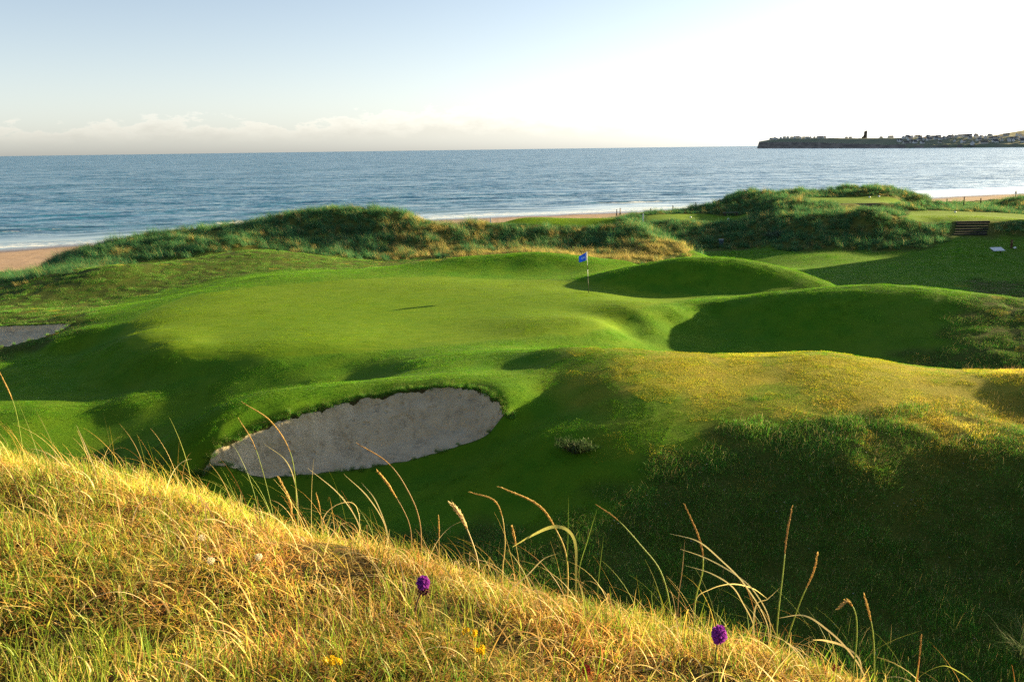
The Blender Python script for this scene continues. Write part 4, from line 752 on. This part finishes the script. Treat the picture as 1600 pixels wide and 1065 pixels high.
# ------------------------------------------------------------------ people on the beach
def person(x, y, face, cloth, trouser, label, stride=.22, h=1.72):
    z = ground_at(x, y); t = empty('person', (x, y, z), face); tag(t, label, 'person')
    J = {'pel': (0, 0, .93, .125), 'chest': (0, .02, 1.28, .16), 'neck': (0, .03, 1.46, .065), 'head': (0, .05, 1.56, .085), 'top': (0, .05, 1.68, .075),
         'hl': (-.10, 0, .88, .095), 'kl': (-.10, stride * .6, .50, .066), 'al': (-.10, stride * .9, .09, .046), 'tl': (-.10, stride * .9 + .17, .04, .04),
         'hr': (.10, 0, .88, .095), 'kr': (.10, -stride * .2, .49, .066), 'ar': (.10, -stride, .11, .046), 'tr': (.10, -stride + .16, .04, .04),
         'sl': (-.20, .02, 1.38, .062), 'el': (-.25, -.06, 1.11, .045), 'wl': (-.25, .06, .88, .036), 'gl': (-.25, .11, .80, .04),
         'sr': (.20, .02, 1.38, .062), 'er': (.25, .02, 1.11, .045), 'wr': (.25, .16, .90, .036), 'gr': (.25, .21, .83, .04)}
    E = ['pel chest', 'chest neck', 'neck head', 'head top', 'pel hl', 'hl kl', 'kl al', 'al tl', 'pel hr', 'hr kr', 'kr ar', 'ar tr', 'chest sl', 'sl el', 'el wl', 'wl gl', 'chest sr', 'sr er', 'er wr', 'wr gr']
    ks = list(J); me = bpy.data.meshes.new('body'); me.from_pydata([Vector(J[k][:3]) * (h / 1.74) for k in ks], [tuple(ks.index(q) for q in e.split()) for e in E], [])
    o = bpy.data.objects.new('body', me); COL.objects.link(o); o.parent = t
    o.modifiers.new('skin', 'SKIN'); o.modifiers.new('smooth', 'SUBSURF').levels = 1; o.modifiers['smooth'].render_levels = 2
    for i, k in enumerate(ks):
        me.skin_vertices[0].data[i].radius = (J[k][3], J[k][3] * (.75 if k in ('chest', 'pel') else 1)); me.skin_vertices[0].data[i].use_root = (k == 'pel')
    tm = NT('person_clothes'); tc = tm.n('TexCoord'); sp = tm.n('SeparateXYZ'); tm.l(tc.outputs['Object'], sp.inputs[0]); zz = sp.outputs[2]
    c = tm.mix(tm.ramp(zz, .92, .93, smooth=False), trouser, cloth); c = tm.mix(tm.ramp(zz, 1.455, 1.46, smooth=False), c, (.42, .26, .19)); c = tm.mix(tm.ramp(zz, .09, .10, smooth=False), (.03, .03, .03), c)
    me.materials.append(tm.done(tm.pbr(c, .85, .2)))
    bm = bmesh.new(); bmesh.ops.create_uvsphere(bm, u_segments=12, v_segments=8, radius=.105); bmesh.ops.scale(bm, vec=(1, 1.1, .8), verts=bm.verts); bmesh.ops.translate(bm, vec=(0, .02, 1.655 * h / 1.74), verts=bm.verts)
    bm_obj('hair', bm, simple('hair', (.05, .035, .025), .7, .3), t, True)
person(20.0, 172.0, R(80), (.03, .04, .07), (.05, .05, .06), 'person in dark clothes walking on the beach, nearer the tee of the two walkers')
person(21.0, 175.0, R(70), (.16, .15, .16), (.03, .03, .04), 'person in a paler top walking on the beach beside the one in dark clothes', .3, 1.78)
person(124.3, 226.0, R(95), (.20, .22, .26), (.05, .05, .06), 'lone person on the beach above the grassy hump at the far tee', .2, 1.75)

# ------------------------------------------------------------------ headland across the bay
HP = np.array([1160, 1183, 1186, 1200, 1220, 1260, 1300, 1340, 1380, 1410, 1440, 1480, 1520, 1560, 1600, 1660, 1740])
HY0 = np.interp(HP, [1183, 1300, 1400, 1500, 1600, 1740], [5240, 3830, 3110, 2850, 2690, 2500])
HTOP = np.interp(HP, [1183, 1185, 1200, 1220, 1260, 1300, 1345, 1390, 1430, 1480, 1540, 1600, 1740], [0, 37, 46, 52, 48, 43, 38, 36, 35, 34, 34, 35, 38])
HCLF = np.interp(HP, [1185, 1230, 1300, 1380, 1450, 1600, 1740], [34, 32, 22, 13, 10, 9, 9])
def hx(p): return (p - 795.8) / 1454.
def head_height(p, Y):
    y0 = np.interp(p, HP, HY0); t = Y - y0
    top = np.interp(p, HP, HTOP); cl = np.minimum(np.interp(p, HP, HCLF), top)
    z = np.where(t < 12, cl * np.clip(t / 12., 0, 1), cl + (top - cl) * sstep(0, 200, t - 12))
    return z
def headland():
    ps = np.concatenate([np.linspace(1183.0, 1187, 5), np.linspace(1188, 1740, 140)]); ts = np.array([-30, -6, 0, 3, 6, 9, 12, 20, 40, 70, 110, 160, 220, 300, 420, 700, 1200, 2000.])
    Pp, Tt = np.meshgrid(ps, ts); y0 = np.interp(Pp, HP, HY0); Y = y0 + Tt + wob(Pp * 3, Tt * 0, 60., 3) * 8 * (Tt < 15)
    Z = head_height(Pp, y0 + Tt) + wob(Pp * 4, Tt * .3, 40., 9) * .8 * (Tt > 5); Z[Tt < 0] = -3; Z[(Tt > 1500)] -= 25
    X = hx(Pp) * Y
    X[:, :4] += np.linspace(0, 1, 4)[None] * 0
    nr, nc = X.shape; idx = np.arange(nr * nc).reshape(nr, nc)
    F = np.stack([idx[:-1, :-1], idx[:-1, 1:], idx[1:, 1:], idx[1:, :-1]], -1).reshape(-1, 4)
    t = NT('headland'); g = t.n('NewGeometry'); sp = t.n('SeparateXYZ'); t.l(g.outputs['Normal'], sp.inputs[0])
    grass = t.mix(t.ramp(t.noise(.006, 4), .35, .65), (.17, .20, .125), (.23, .235, .15)); rock = t.mix(t.ramp(t.noise(.05, 5, vec=t.scaled((.2, .2, 2.))), .35, .65), (.15, .13, .115), (.27, .23, .20))  # distance haze put into the colour: grass and rock lightened and greyed
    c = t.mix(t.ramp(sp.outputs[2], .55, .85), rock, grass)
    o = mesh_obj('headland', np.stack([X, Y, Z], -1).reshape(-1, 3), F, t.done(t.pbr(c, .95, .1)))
    tag(o, 'low cliffed headland across the bay', kind='structure')
    # far hill
    xs = np.linspace(1430, 1760, 60); ys = np.linspace(6000, 9500, 14); Pp, Y = np.meshgrid(xs, ys)
    Z = (20 + 145 * sstep(1440, 1700, Pp)) * np.sin(np.clip((Y - 6000) / 3500, 0, 1) * math.pi) ** .8 - 5
    nr, nc = Pp.shape; idx = np.arange(nr * nc).reshape(nr, nc); F = np.stack([idx[:-1, :-1], idx[:-1, 1:], idx[1:, 1:], idx[1:, :-1]], -1).reshape(-1, 4)
    o = mesh_obj('hill', np.stack([hx(Pp) * Y, Y, Z], -1).reshape(-1, 3), F, simple('hill_pasture', (.22, .21, .11), .95, .1, .25, .002)); tag(o, 'pale smooth hill rising behind the village', kind='structure')
headland()
def houses():
    ms = []
    for i, (w, r) in enumerate([((.58, .57, .54), (.10, .10, .11)), ((.48, .46, .42), (.12, .11, .10)), ((.62, .61, .60), (.085, .09, .10))]):
        wm, rm = simple('house_wall_%d' % i, w, .8, .2, .05), simple('house_roof_%d' % i, r, .8, .2, .2)
        for long_ in (1.0, 1.6):
            L, Wd, h, rg = 11 * long_, 8, 4.6, 8.2; bm = bmesh.new(); add_box(bm, (0, 0, h / 2 - 1), (L, Wd, h + 2), mi=0)
            for s in (-1, 1):
                a = [bm.verts.new(v) for v in ((-L / 2 - .3, s * (Wd / 2 + .5), h - .3), (L / 2 + .3, s * (Wd / 2 + .5), h - .3), (L / 2 + .3, 0, rg), (-L / 2 - .3, 0, rg))]
                f = bm.faces.new(a if s < 0 else a[::-1]); f.material_index = 1
            for s in (-1, 1):
                a = [bm.verts.new(v) for v in ((s * L / 2, -Wd / 2, h), (s * L / 2, Wd / 2, h), (s * L / 2, 0, rg - .3))]; f = bm.faces.new(a if s > 0 else a[::-1]); f.material_index = 0
            add_box(bm, (L * .42, 0, rg + .2), (1.1, .9, 2.2), mi=0)
            me = bpy.data.meshes.new('house'); bm.normal_update(); bm.to_mesh(me); bm.free(); me.materials.append(wm); me.materials.append(rm); ms.append(me)
    rs = np.random.RandomState(8); spots = []
    for p in np.linspace(1204, 1288, 17): spots.append((p + rs.uniform(-1.5, 1.5), rs.uniform(140, 260), 0))
    for p in np.linspace(1405, 1452, 20): spots.append((p + rs.uniform(-1, 1), rs.uniform(50, 240), 1))
    for p in np.linspace(1458, 1604, 46): spots.append((p + rs.uniform(-1.5, 1.5), rs.uniform(25, 260), 2))
    spots += [(1322, 420, 3), (1328, 440, 3), (1376, 420, 3), (1391, 400, 4)]
    lab = ['small pale house in the row on the outer headland', 'pale house in the packed rows right of the ruined tower', 'pale house of the village on the slope above the bay', 'lone dark-roofed house near the ruined tower', 'small pale house on the skyline right of the ruined tower']
    three = iter(['dark-roofed house on the skyline left of the ruined tower, outermost', 'dark-roofed house on the skyline just left of the ruined tower', 'low dark-roofed house just right of the ruined tower'])
    for p, t, k in spots:
        y0 = float(np.interp(p, HP, HY0)); Y = y0 + t; o = bpy.data.objects.new('house', ms[rs.randint(len(ms))]); COL.objects.link(o)
        o.location = (hx(p) * Y, Y, float(head_height(np.array([p]), np.array([Y]))[0]) - .5); o.rotation_euler.z = rs.choice([0, .4, -.5, 1.2, 1.57, .2]); s = rs.uniform(.9, 1.3); o.scale = (s, s, s)
        tag(o, next(three) if k == 3 else lab[k], 'house', ['houses on the outer headland', 'houses in rows by the tower', 'village houses above the bay', 'houses beside the tower', 'house right of the tower'][k])
houses()
def castle():
    p, t = 1351.5, 300.; Y = float(np.interp(p, HP, HY0)) + t; z = float(head_height(np.array([p]), np.array([Y]))[0]); r = empty('ruined_castle', (hx(p) * Y, Y, z), R(8))
    tag(r, 'dark ruined castle tower on the headland skyline', 'castle'); m = simple('castle_stone', (.10, .085, .07), .95, .1, .3, .3)
    bm = bmesh.new(); H = 28.; b = [(-5, -4.5), (5, -4.5), (5, 4.5), (-5, 4.5)]; tp = [27, 29, 30, 26.5]
    lo = [bm.verts.new((x, y, -2)) for x, y in b]; mid = [bm.verts.new((x * .93, y * .93, 14)) for x, y in b]; hi = [bm.verts.new((x * .9, y * .9, q)) for (x, y), q in zip(b, tp)]
    for A, B in ((lo, mid), (mid, hi)):
        for i in range(4): bm.faces.new((A[i], A[(i + 1) % 4], B[(i + 1) % 4], B[i]))
    bm.faces.new(hi); add_box(bm, (3.2, 3, 30), (1.8, 1.6, 3)); add_box(bm, (-3.4, -3.2, 28), (1.6, 1.8, 2.4))
    bm_obj('tower', bm, m, r)
    bm = bmesh.new(); pr = [(-15, -2), (-15, 4), (-13, 6), (-11.5, 5), (-10, 8.5), (-8, 8), (-7.4, 12.5), (-5.2, 13), (-5.2, -2)]
    A = [bm.verts.new((x, -1.4, q)) for x, q in pr]; B = [bm.verts.new((x, 1.4, q)) for x, q in pr]; bm.faces.new(A[::-1]) ; bm.faces.new(B)
    for i in range(len(pr)): bm.faces.new((A[i], A[(i + 1) % len(pr)], B[(i + 1) % len(pr)], B[i]))
    bmesh.ops.recalc_face_normals(bm, faces=bm.faces); bm_obj('broken_wall', bm, m, r)
castle()

# ------------------------------------------------------------------ shrubs and the big marram clump
def shrub(x, y, w, h, pal, n, label, name='shrub'):
    rs = np.random.RandomState(int(abs(x * 100)) + 3); z = ground_at(x, y); t = empty(name, (x, y, z)); tag(t, label, 'shrub')
    bm = bmesh.new(); tips = []
    for k in range(26):
        a = rs.uniform(0, 6.28); r = rs.uniform(.2, 1) ** .7; hh = h * rs.uniform(.5, 1) * (1 - .45 * r * r); e = (math.cos(a) * r * w / 2, math.sin(a) * r * w * .3, hh)
        pts = curve_pts([(e[0] * .1, e[1] * .1, -.05), (e[0] * .6, e[1] * .6, hh * .6), e], 8); add_tube(bm, pts, lambda u: .008 * (1.2 - u) * w, 5); tips.append(pts)
    bm_obj('stems', bm, M_DARKWOOD, t, True)
    T = np.concatenate([p[2:] for p in tips]); c = T[rs.randint(len(T), size=n)] + rs.normal(0, .045 * w, (n, 3)) * (1, 1, .8); c[:, 2] = np.maximum(c[:, 2], .02)
    a = blade_arrays(c[:, 0], c[:, 1], c[:, 2], rs.uniform(0, 6.28, n), rs.uniform(.035, .075, n) * w, rs.uniform(.010, .018, n) * w, rs.uniform(0, 1.3, n), rs.uniform(-.3, .6, n), 2, pick(rs, n, pal), twist=rs.uniform(-1, 1, n))
    o = blades_obj('foliage', [a], M_BLADE, link=True); o.parent = t
shrub(1.7, 23.9, 1.35, .42, [((.05, .10, .035), 3), ((.09, .14, .06), 2), ((.04, .085, .025), 2)], 1600, 'low grey-green willow shrub alone on the shaded slope by the bunker')
shrub(28.5, 98.6, 3.0, 1.1, [((.09, .16, .09), 3), ((.16, .22, .14), 2)], 1800, 'pale shrub at the corner of the high dune above the fairway')
def clump():
    x, y = 10.15, 16.4; rs = np.random.RandomState(4); t = mesh_obj
    n = 120; a = blade_arrays(rs.normal(0, .12, n), rs.normal(0, .12, n), np.full(n, -.02), rs.uniform(0, 6.28, n), rs.uniform(.5, 1.15, n), rs.uniform(.006, .012, n), rs.uniform(.05, .5, n), rs.uniform(.6, 2.2, n), 9, pick(rs, n, [((.07, .13, .04), 3), ((.13, .19, .07), 2), ((.3, .28, .15), .6)]))
    o = blades_obj('marram_clump', [a], M_BLADE, link=True); o.location = (x, y, ground_at(x, y)); tag(o, 'clump of arching marram low in the shaded hollow', 'grass clump')
clump()

# ------------------------------------------------------------------ stalks standing out against the shade
M_STALK = {k: simple('stalk_' + k, c, .6, .3, .15, 30) for k, c in dict(gold=(.50, .38, .12), green=(.22, .30, .05), pale=(.70, .58, .32), brown=(.34, .22, .09), orange=(.45, .20, .06)).items()}
def seed_material(name, col):
    t = NT(name); n = t.noise(220., 2); c = t.mix(t.ramp(n, .35, .65), tuple(v * .6 for v in col), tuple(min(1, v * 1.25) for v in col))
    d = t.n('BsdfDiffuse'); t.l(c, d.inputs[0]); tr = t.n('BsdfTranslucent'); t.l(c, tr.inputs[0]); mx = t.n('MixShader'); mx.inputs[0].default_value = .4; t.l(d.outputs[0], mx.inputs[1]); t.l(tr.outputs[0], mx.inputs[2]); return t.done(mx.outputs[0])
M_SEED = seed_material('seed_head', (.60, .42, .16)); M_SEEDP = seed_material('seed_head_pale', (.74, .60, .34)); M_SEEDB = seed_material('seed_head_brown', (.42, .27, .11))
STALK_INFO = {   # seed heads and blades that can be picked out one by one
 'n': ('pale', .0030, M_SEEDP, .40, .0125, 'fat pale seed head leaning over the brow in front of the shaded hollow'),
 'g': ('gold', .0024, M_SEED, .62, .0090, 'stout golden seed head in front of the lower edge of the bunker'),
 'j': ('brown', .0022, M_SEED, .42, .0070, 'golden-brown seed head right of the bunker, below the long brown stalk'),
 'i': ('brown', .0026, M_SEEDB, .30, .0038, 'long brown stalk bowing across the right part of the bunker'),
 'd': ('green', .0030, M_SEED, .45, .0042, 'longest green stalk bowing across the left part of the bunker'),
 'e': ('green', .0022, M_SEED, .35, .0034, 'straighter green stalk crossing the left end of the bunker'),
 'q': ('gold', .0028, M_SEED, .36, .0044, 'hooked stalk with its tip bent flat, left of the arched blades'),
 's': ('gold', .0032, M_SEED, .50, .0058, 'long golden stalk arching high over the shaded slope in the middle'),
 'v': ('green', .0026, M_SEEDB, .22, .0034, 'long straight-leaning green stalk in the middle of the dark hollow'),
 'z': ('green', .0034, M_SEEDB, .40, .0050, 'upright green stalk with a bent brown tip above the purple orchid'),
 'ee': ('green', .0030, M_SEEDB, .38, .0046, 'tall upright stalk with a rusty tip, highest at the dark hollow'),
 'ff': ('green', .0030, M_SEED, .38, .0046, 'green stalk leaning away to the side of the rusty-tipped one'),
 'ii': ('green', .0026, M_SEED, .30, .0060, 'small hooked stalk with a drooping fan of seed'),
 'jj': ('green', .0026, M_SEED, .30, .0044, 'slim upright stalk beside the hooked one near the lower corner'),
 'll': ('orange', .0030, M_SEEDB, .30, .0034, 'stiff orange-tipped blade standing alone near the lower corner'),
 'o': ('gold', .0014, M_SEED, .50, .0040, 'short thin spike left of the fat pale seed head'),
 'p': ('gold', .0014, M_SEED, .50, .0042, 'short thin spike right of the stout golden seed head'),
 'y': ('gold', .0018, M_SEED, .40, .0062, 'small golden spike beside the hooked stalk'),
 'a': ('green', .0036, M_SEED, .30, .0050, 'tall green stalk at the very edge of the picture on the dune brow'),
}
def seed_spikes(bm, pts, r, rs):
    """overlapping husks round the end of a stalk"""
    n = 46
    for k in range(n):
        u = k / n; i = u * (len(pts) - 1); j = int(min(i, len(pts) - 2)); p = pts[j] + (pts[j + 1] - pts[j]) * (i - j); t = Vector(pts[j + 1] - pts[j]).normalized()
        q = Vector(rs.normal(0, 1, 3)); q = (q - t * q.dot(t)).normalized(); w = r * (.55 + .6 * math.sin(math.pi * min(1, u * .9 + .08))); s = t.cross(q) * r * .38; a = Vector(p)
        v = [bm.verts.new(a + q * w * .2 - s), bm.verts.new(a + q * w * .2 + s), bm.verts.new(a + q * w + t * r * 2.2)]; bm.faces.new(v)
def build_stalks():
    rs = np.random.RandomState(12); rest = []
    for k, P in STALKS.items():
        pts = curve_pts(P, 30); base = pts[0].copy(); L = pts - base
        if k in STALK_INFO:
            col, r, sm, frac, sr, label = STALK_INFO[k]; t = empty('grass_stalk', base); tag(t, label, 'grass stalk', 'stalks standing up from the near dune')
            n = len(L); cut = int(n * (1 - frac)); bm = bmesh.new(); add_tube(bm, L[:cut + 1] if cut > 2 else L, lambda u: r * (1 - .35 * u), 6, .55); bm_obj('stem', bm, M_STALK[col], t, True)
            H = L[cut:]; bm = bmesh.new(); add_tube(bm, H, lambda u: max(.0006, sr * .62 * math.sin(math.pi * min(1., .12 + u * .86)) ** .7), 7); seed_spikes(bm, H, sr, rs); bm_obj('seed_head', bm, sm, t, True)
        else:
            rest.append((k, pts))
    V, Q, C, o = [], [], [], 0
    wide = {'r': .012, 'x': .007, 'gg': .009, 'dd': .007, 'nn': .007, 'aa': .005, 'bb': .0045, 'cc': .0045, 'm': .0045, 'kk': .006}
    colr = {'r': (.46, .42, .12), 't': (.20, .30, .04), 'u': (.22, .30, .05), 'w': (.22, .30, .05), 'hh': (.32, .2, .1), 'mm': (.22, .27, .06), 'oo': (.22, .27, .06), 'b': (.25, .30, .06)}
    for k, pts in rest:
        w = wide.get(k, .0042); n = len(pts); u = np.linspace(0, 1, n); ww = w * np.clip(np.minimum(.55 + u * 1.5, (1 - u) * 3 + .12), .1, 1) * .5
        side = np.zeros((n, 3)); tg = np.gradient(pts, axis=0); side[:, 0] = tg[:, 2]; side[:, 2] = -tg[:, 0]; side[:, 1] = .5 * np.abs(tg).sum(1); side /= np.linalg.norm(side, axis=1, keepdims=True)
        v = np.empty((n * 2, 3)); v[0::2] = pts - side * ww[:, None]; v[1::2] = pts + side * ww[:, None]; i = np.arange(n - 1) * 2
        V.append(v); Q.append(np.stack([i, i + 1, i + 3, i + 2], 1) + o); o += len(v); c = np.ones((len(v), 4)); c[:, :3] = colr.get(k, (.62, .50, .24)); C.append(c)
    ob = blades_obj('arched_blades', [(np.concatenate(V), np.concatenate(Q), np.concatenate(C))], M_BLADE, link=True); tag(ob, 'bleached arching blades along the brow of the near dune', kind='stuff')
build_stalks()

# ------------------------------------------------------------------ wild flowers on the near dune
M_PURPLE = seed_material('orchid_petals', (.30, .05, .40)); M_PURPLED = simple('orchid_buds', (.16, .02, .14), .7, .2); M_YEL = seed_material('yellow_petals', (.75, .50, .02)); M_STEM = simple('flower_stem', (.10, .11, .03), .7, .2); M_STEMR = simple('orchid_stem', (.12, .06, .04), .7, .2)
M_RED = seed_material('dark_red_petals', (.16, .015, .02)); M_CREAM = seed_material('cream_petals', (.72, .66, .50))
def floret_ball(bm, c, r, hgt, n, rs, petal, cone=0.):
    """a head of many small lobed florets on an egg-shaped core"""
    for k in range(n):
        u = (k + .5) / n; th = k * 2.39996; zc = -1 + 2 * u; rr = math.sqrt(max(0, 1 - zc * zc)) * (1 - cone * (zc + 1) / 2)
        d = Vector((rr * math.cos(th), rr * math.sin(th), zc)); jt = rs.uniform(.8, 1.15); p = Vector(c) + Vector((d.x * r * jt, d.y * r * jt, d.z * hgt / 2 * jt)); nrm = Vector((d.x, d.y, d.z * .6 + .15)).normalized(); a = nrm.orthogonal().normalized(); b = nrm.cross(a)
        for j in range(3):
            an = 2.094 * j + rs.uniform(0, .6); q = a * math.cos(an) + b * math.sin(an); s = nrm.cross(q) * petal * .42
            v = [bm.verts.new(p - nrm * petal * .2), bm.verts.new(p + q * petal * .7 - s + nrm * petal * .25), bm.verts.new(p + q * petal + nrm * petal * .35), bm.verts.new(p + q * petal * .7 + s + nrm * petal * .25)]; bm.faces.new(v)
def orchid(base, head, r, h, label, buds):
    rs = np.random.RandomState(int(r * 1e5)); b = Vector(base); hd = Vector(head) - b; t = empty('orchid', b); tag(t, label, 'orchid')
    bm = bmesh.new(); add_tube(bm, curve_pts([(0, 0, -.02), hd * .5 + Vector((-.006, 0, 0)), hd], 12), .0024, 6); bm_obj('stem', bm, M_STEMR if buds else M_STEM, t, True)
    bm = bmesh.new(); bmesh.ops.create_uvsphere(bm, u_segments=12, v_segments=8, radius=1); bmesh.ops.scale(bm, vec=(r * .8, r * .8, h * .46), verts=bm.verts); bmesh.ops.translate(bm, vec=hd, verts=bm.verts); bm_obj('core', bm, M_PURPLED, t, True)
    bm = bmesh.new(); floret_ball(bm, hd + Vector((0, 0, h * .10 if buds else 0)), r, h * (.8 if buds else 1.0), 54, rs, .0120, .25); bm_obj('florets', bm, M_PURPLE, t)
    if buds:
        bm = bmesh.new(); floret_ball(bm, hd - Vector((0, 0, h * .55)), r * .75, h * .55, 30, rs, .009); bm_obj('faded_florets', bm, simple('faded_florets', (.10, .025, .04), .8, .1), t)
    for s in (-1, 1):
        P = curve_pts([(0, 0, 0), (s * .02, -.01, .04), (s * .045, -.02, .055)], 8); bm = bmesh.new(); add_tube(bm, P, lambda u: .006 * math.sin(math.pi * (.1 + .85 * u)), 6, .2); bm_obj('leaf', bm, M_STEM, t, True)
orchid((-.335, 2.65, 12.48), (-.29, 2.65, 12.665), .0165, .040, 'purple orchid with dark faded lower florets on the golden slope', True)
orchid((.598, 2.46, 12.44), (.602, 2.46, 12.585), .0190, .047, 'round bright purple orchid near the brow at the dark hollow', False)
def trefoil(base, head, n, label):
    rs = np.random.RandomState(int(abs(base[0]) * 1000)); b = Vector(base); t = empty('trefoil', b); tag(t, label, 'yellow flower', 'yellow flowers on the near dune'); hd = Vector(head) - b
    for k in range(n):
        c = hd + Vector((rs.normal(0, .013), rs.normal(0, .010), rs.uniform(-.004, .014))); bm = bmesh.new(); add_tube(bm, curve_pts([(0, 0, -.02), c * .6, c], 8), .0011, 5); bm_obj('stem', bm, M_STEM, t, True)
        bm = bmesh.new(); floret_ball(bm, c, .005, .008, 9, rs, .0065); bm_obj('flower', bm, M_YEL, t)
trefoil((-.495, 2.26, 12.58), (-.492, 2.24, 12.635), 4, 'larger of two yellow flowers side by side at the bottom edge'); trefoil((-.53, 2.30, 12.58), (-.528, 2.28, 12.62), 2, 'smaller of two yellow flowers side by side at the bottom edge')
trefoil((-.15, 2.61, 12.47), (-.148, 2.58, 12.53), 5, 'upper yellow flower cluster right of the dark-stemmed orchid'); trefoil((-.11, 2.42, 12.53), (-.108, 2.40, 12.58), 4, 'lower yellow flower cluster right of the dark-stemmed orchid')
def small_head(name, base, head, r, h, m, cat, label, group):
    rs = np.random.RandomState(int(abs(base[0]) * 900)); b = Vector(base); t = empty(name, b); tag(t, label, cat, group); hd = Vector(head) - b
    bm = bmesh.new(); add_tube(bm, curve_pts([(0, 0, -.02), hd * .5, hd], 8), .0014, 5); bm_obj('stem', bm, M_STEM, t, True); bm = bmesh.new(); floret_ball(bm, hd, r, h, 36, rs, r * .55); bm_obj('flower', bm, m, t)
small_head('dark_clover', (.21, 2.46, 12.45), (.205, 2.42, 12.50), .011, .026, M_RED, 'red flower', 'dark red flower head at the bottom edge left of the round orchid', 'dark red flowers'); small_head('dark_clover', (.985, 2.56, 12.36), (.985, 2.54, 12.42), .009, .020, M_RED, 'red flower', 'dark red flower head at the bottom edge right of the round orchid', 'dark red flowers')
for (b, h), lb in zip([((-1.25, 3.44, 12.43), (-1.25, 3.40, 12.50)), ((-.95, 3.16, 12.48), (-.945, 3.12, 12.545)), ((-1.10, 3.09, 12.51), (-1.10, 3.06, 12.56))], ['cream clover head highest up the golden slope', 'cream clover head nearest the middle of the golden slope', 'small cream clover head between two others on the golden slope']): small_head('clover', b, h, .011, .018, M_CREAM, 'clover', lb, 'cream clover heads')
# specks of wild flowers in the shaded hollow
def wildflowers():
    rs = np.random.RandomState(31); n = 520; x = rs.uniform(-2, 16, n); y = rs.uniform(15, 30, n); k = (in_view(x, y, 1., .5)) & (poly_sd(x, y, MOWN) > .5) & (near_dune(x, y) < base_height(x, y) - .5); x, y = x[k], y[k]; n = len(x)
    z = ground_height(x, y) + rs.uniform(.06, .12, n); V, Q, C = [], [], []
    for i in range(n):
        yl = (y[i] < 20.5 and rs.uniform() < .65); c = (.62, .50, .05) if yl else (.62, .62, .56); r = rs.uniform(.010, .020); o = len(V); P = Vector((x[i], y[i], z[i]))
        for j in range(5):
            a = 1.2566 * j; d = Vector((math.cos(a), math.sin(a), .5)) * r; s = Vector((-math.sin(a), math.cos(a), 0)) * r * .5; o = len(V); V += [P, P + d * .7 - s, P + d, P + d * .7 + s]; Q.append((o, o + 1, o + 2, o + 3)); C += [(*c, 1)] * 4
        o = len(V); V += [P, P + Vector((.003, 0, 0)), P + Vector((.003, 0, -.12)), P + Vector((0, 0, -.12))]; Q.append((o, o + 1, o + 2, o + 3)); C += [(.06, .10, .02, 1)] * 4
    tag(blades_obj('wildflowers', [(np.array([tuple(v) for v in V]), np.array(Q), np.array(C))], M_BLADE, link=True), 'scattered small white and yellow flowers in the hollow', kind='stuff')
wildflowers()
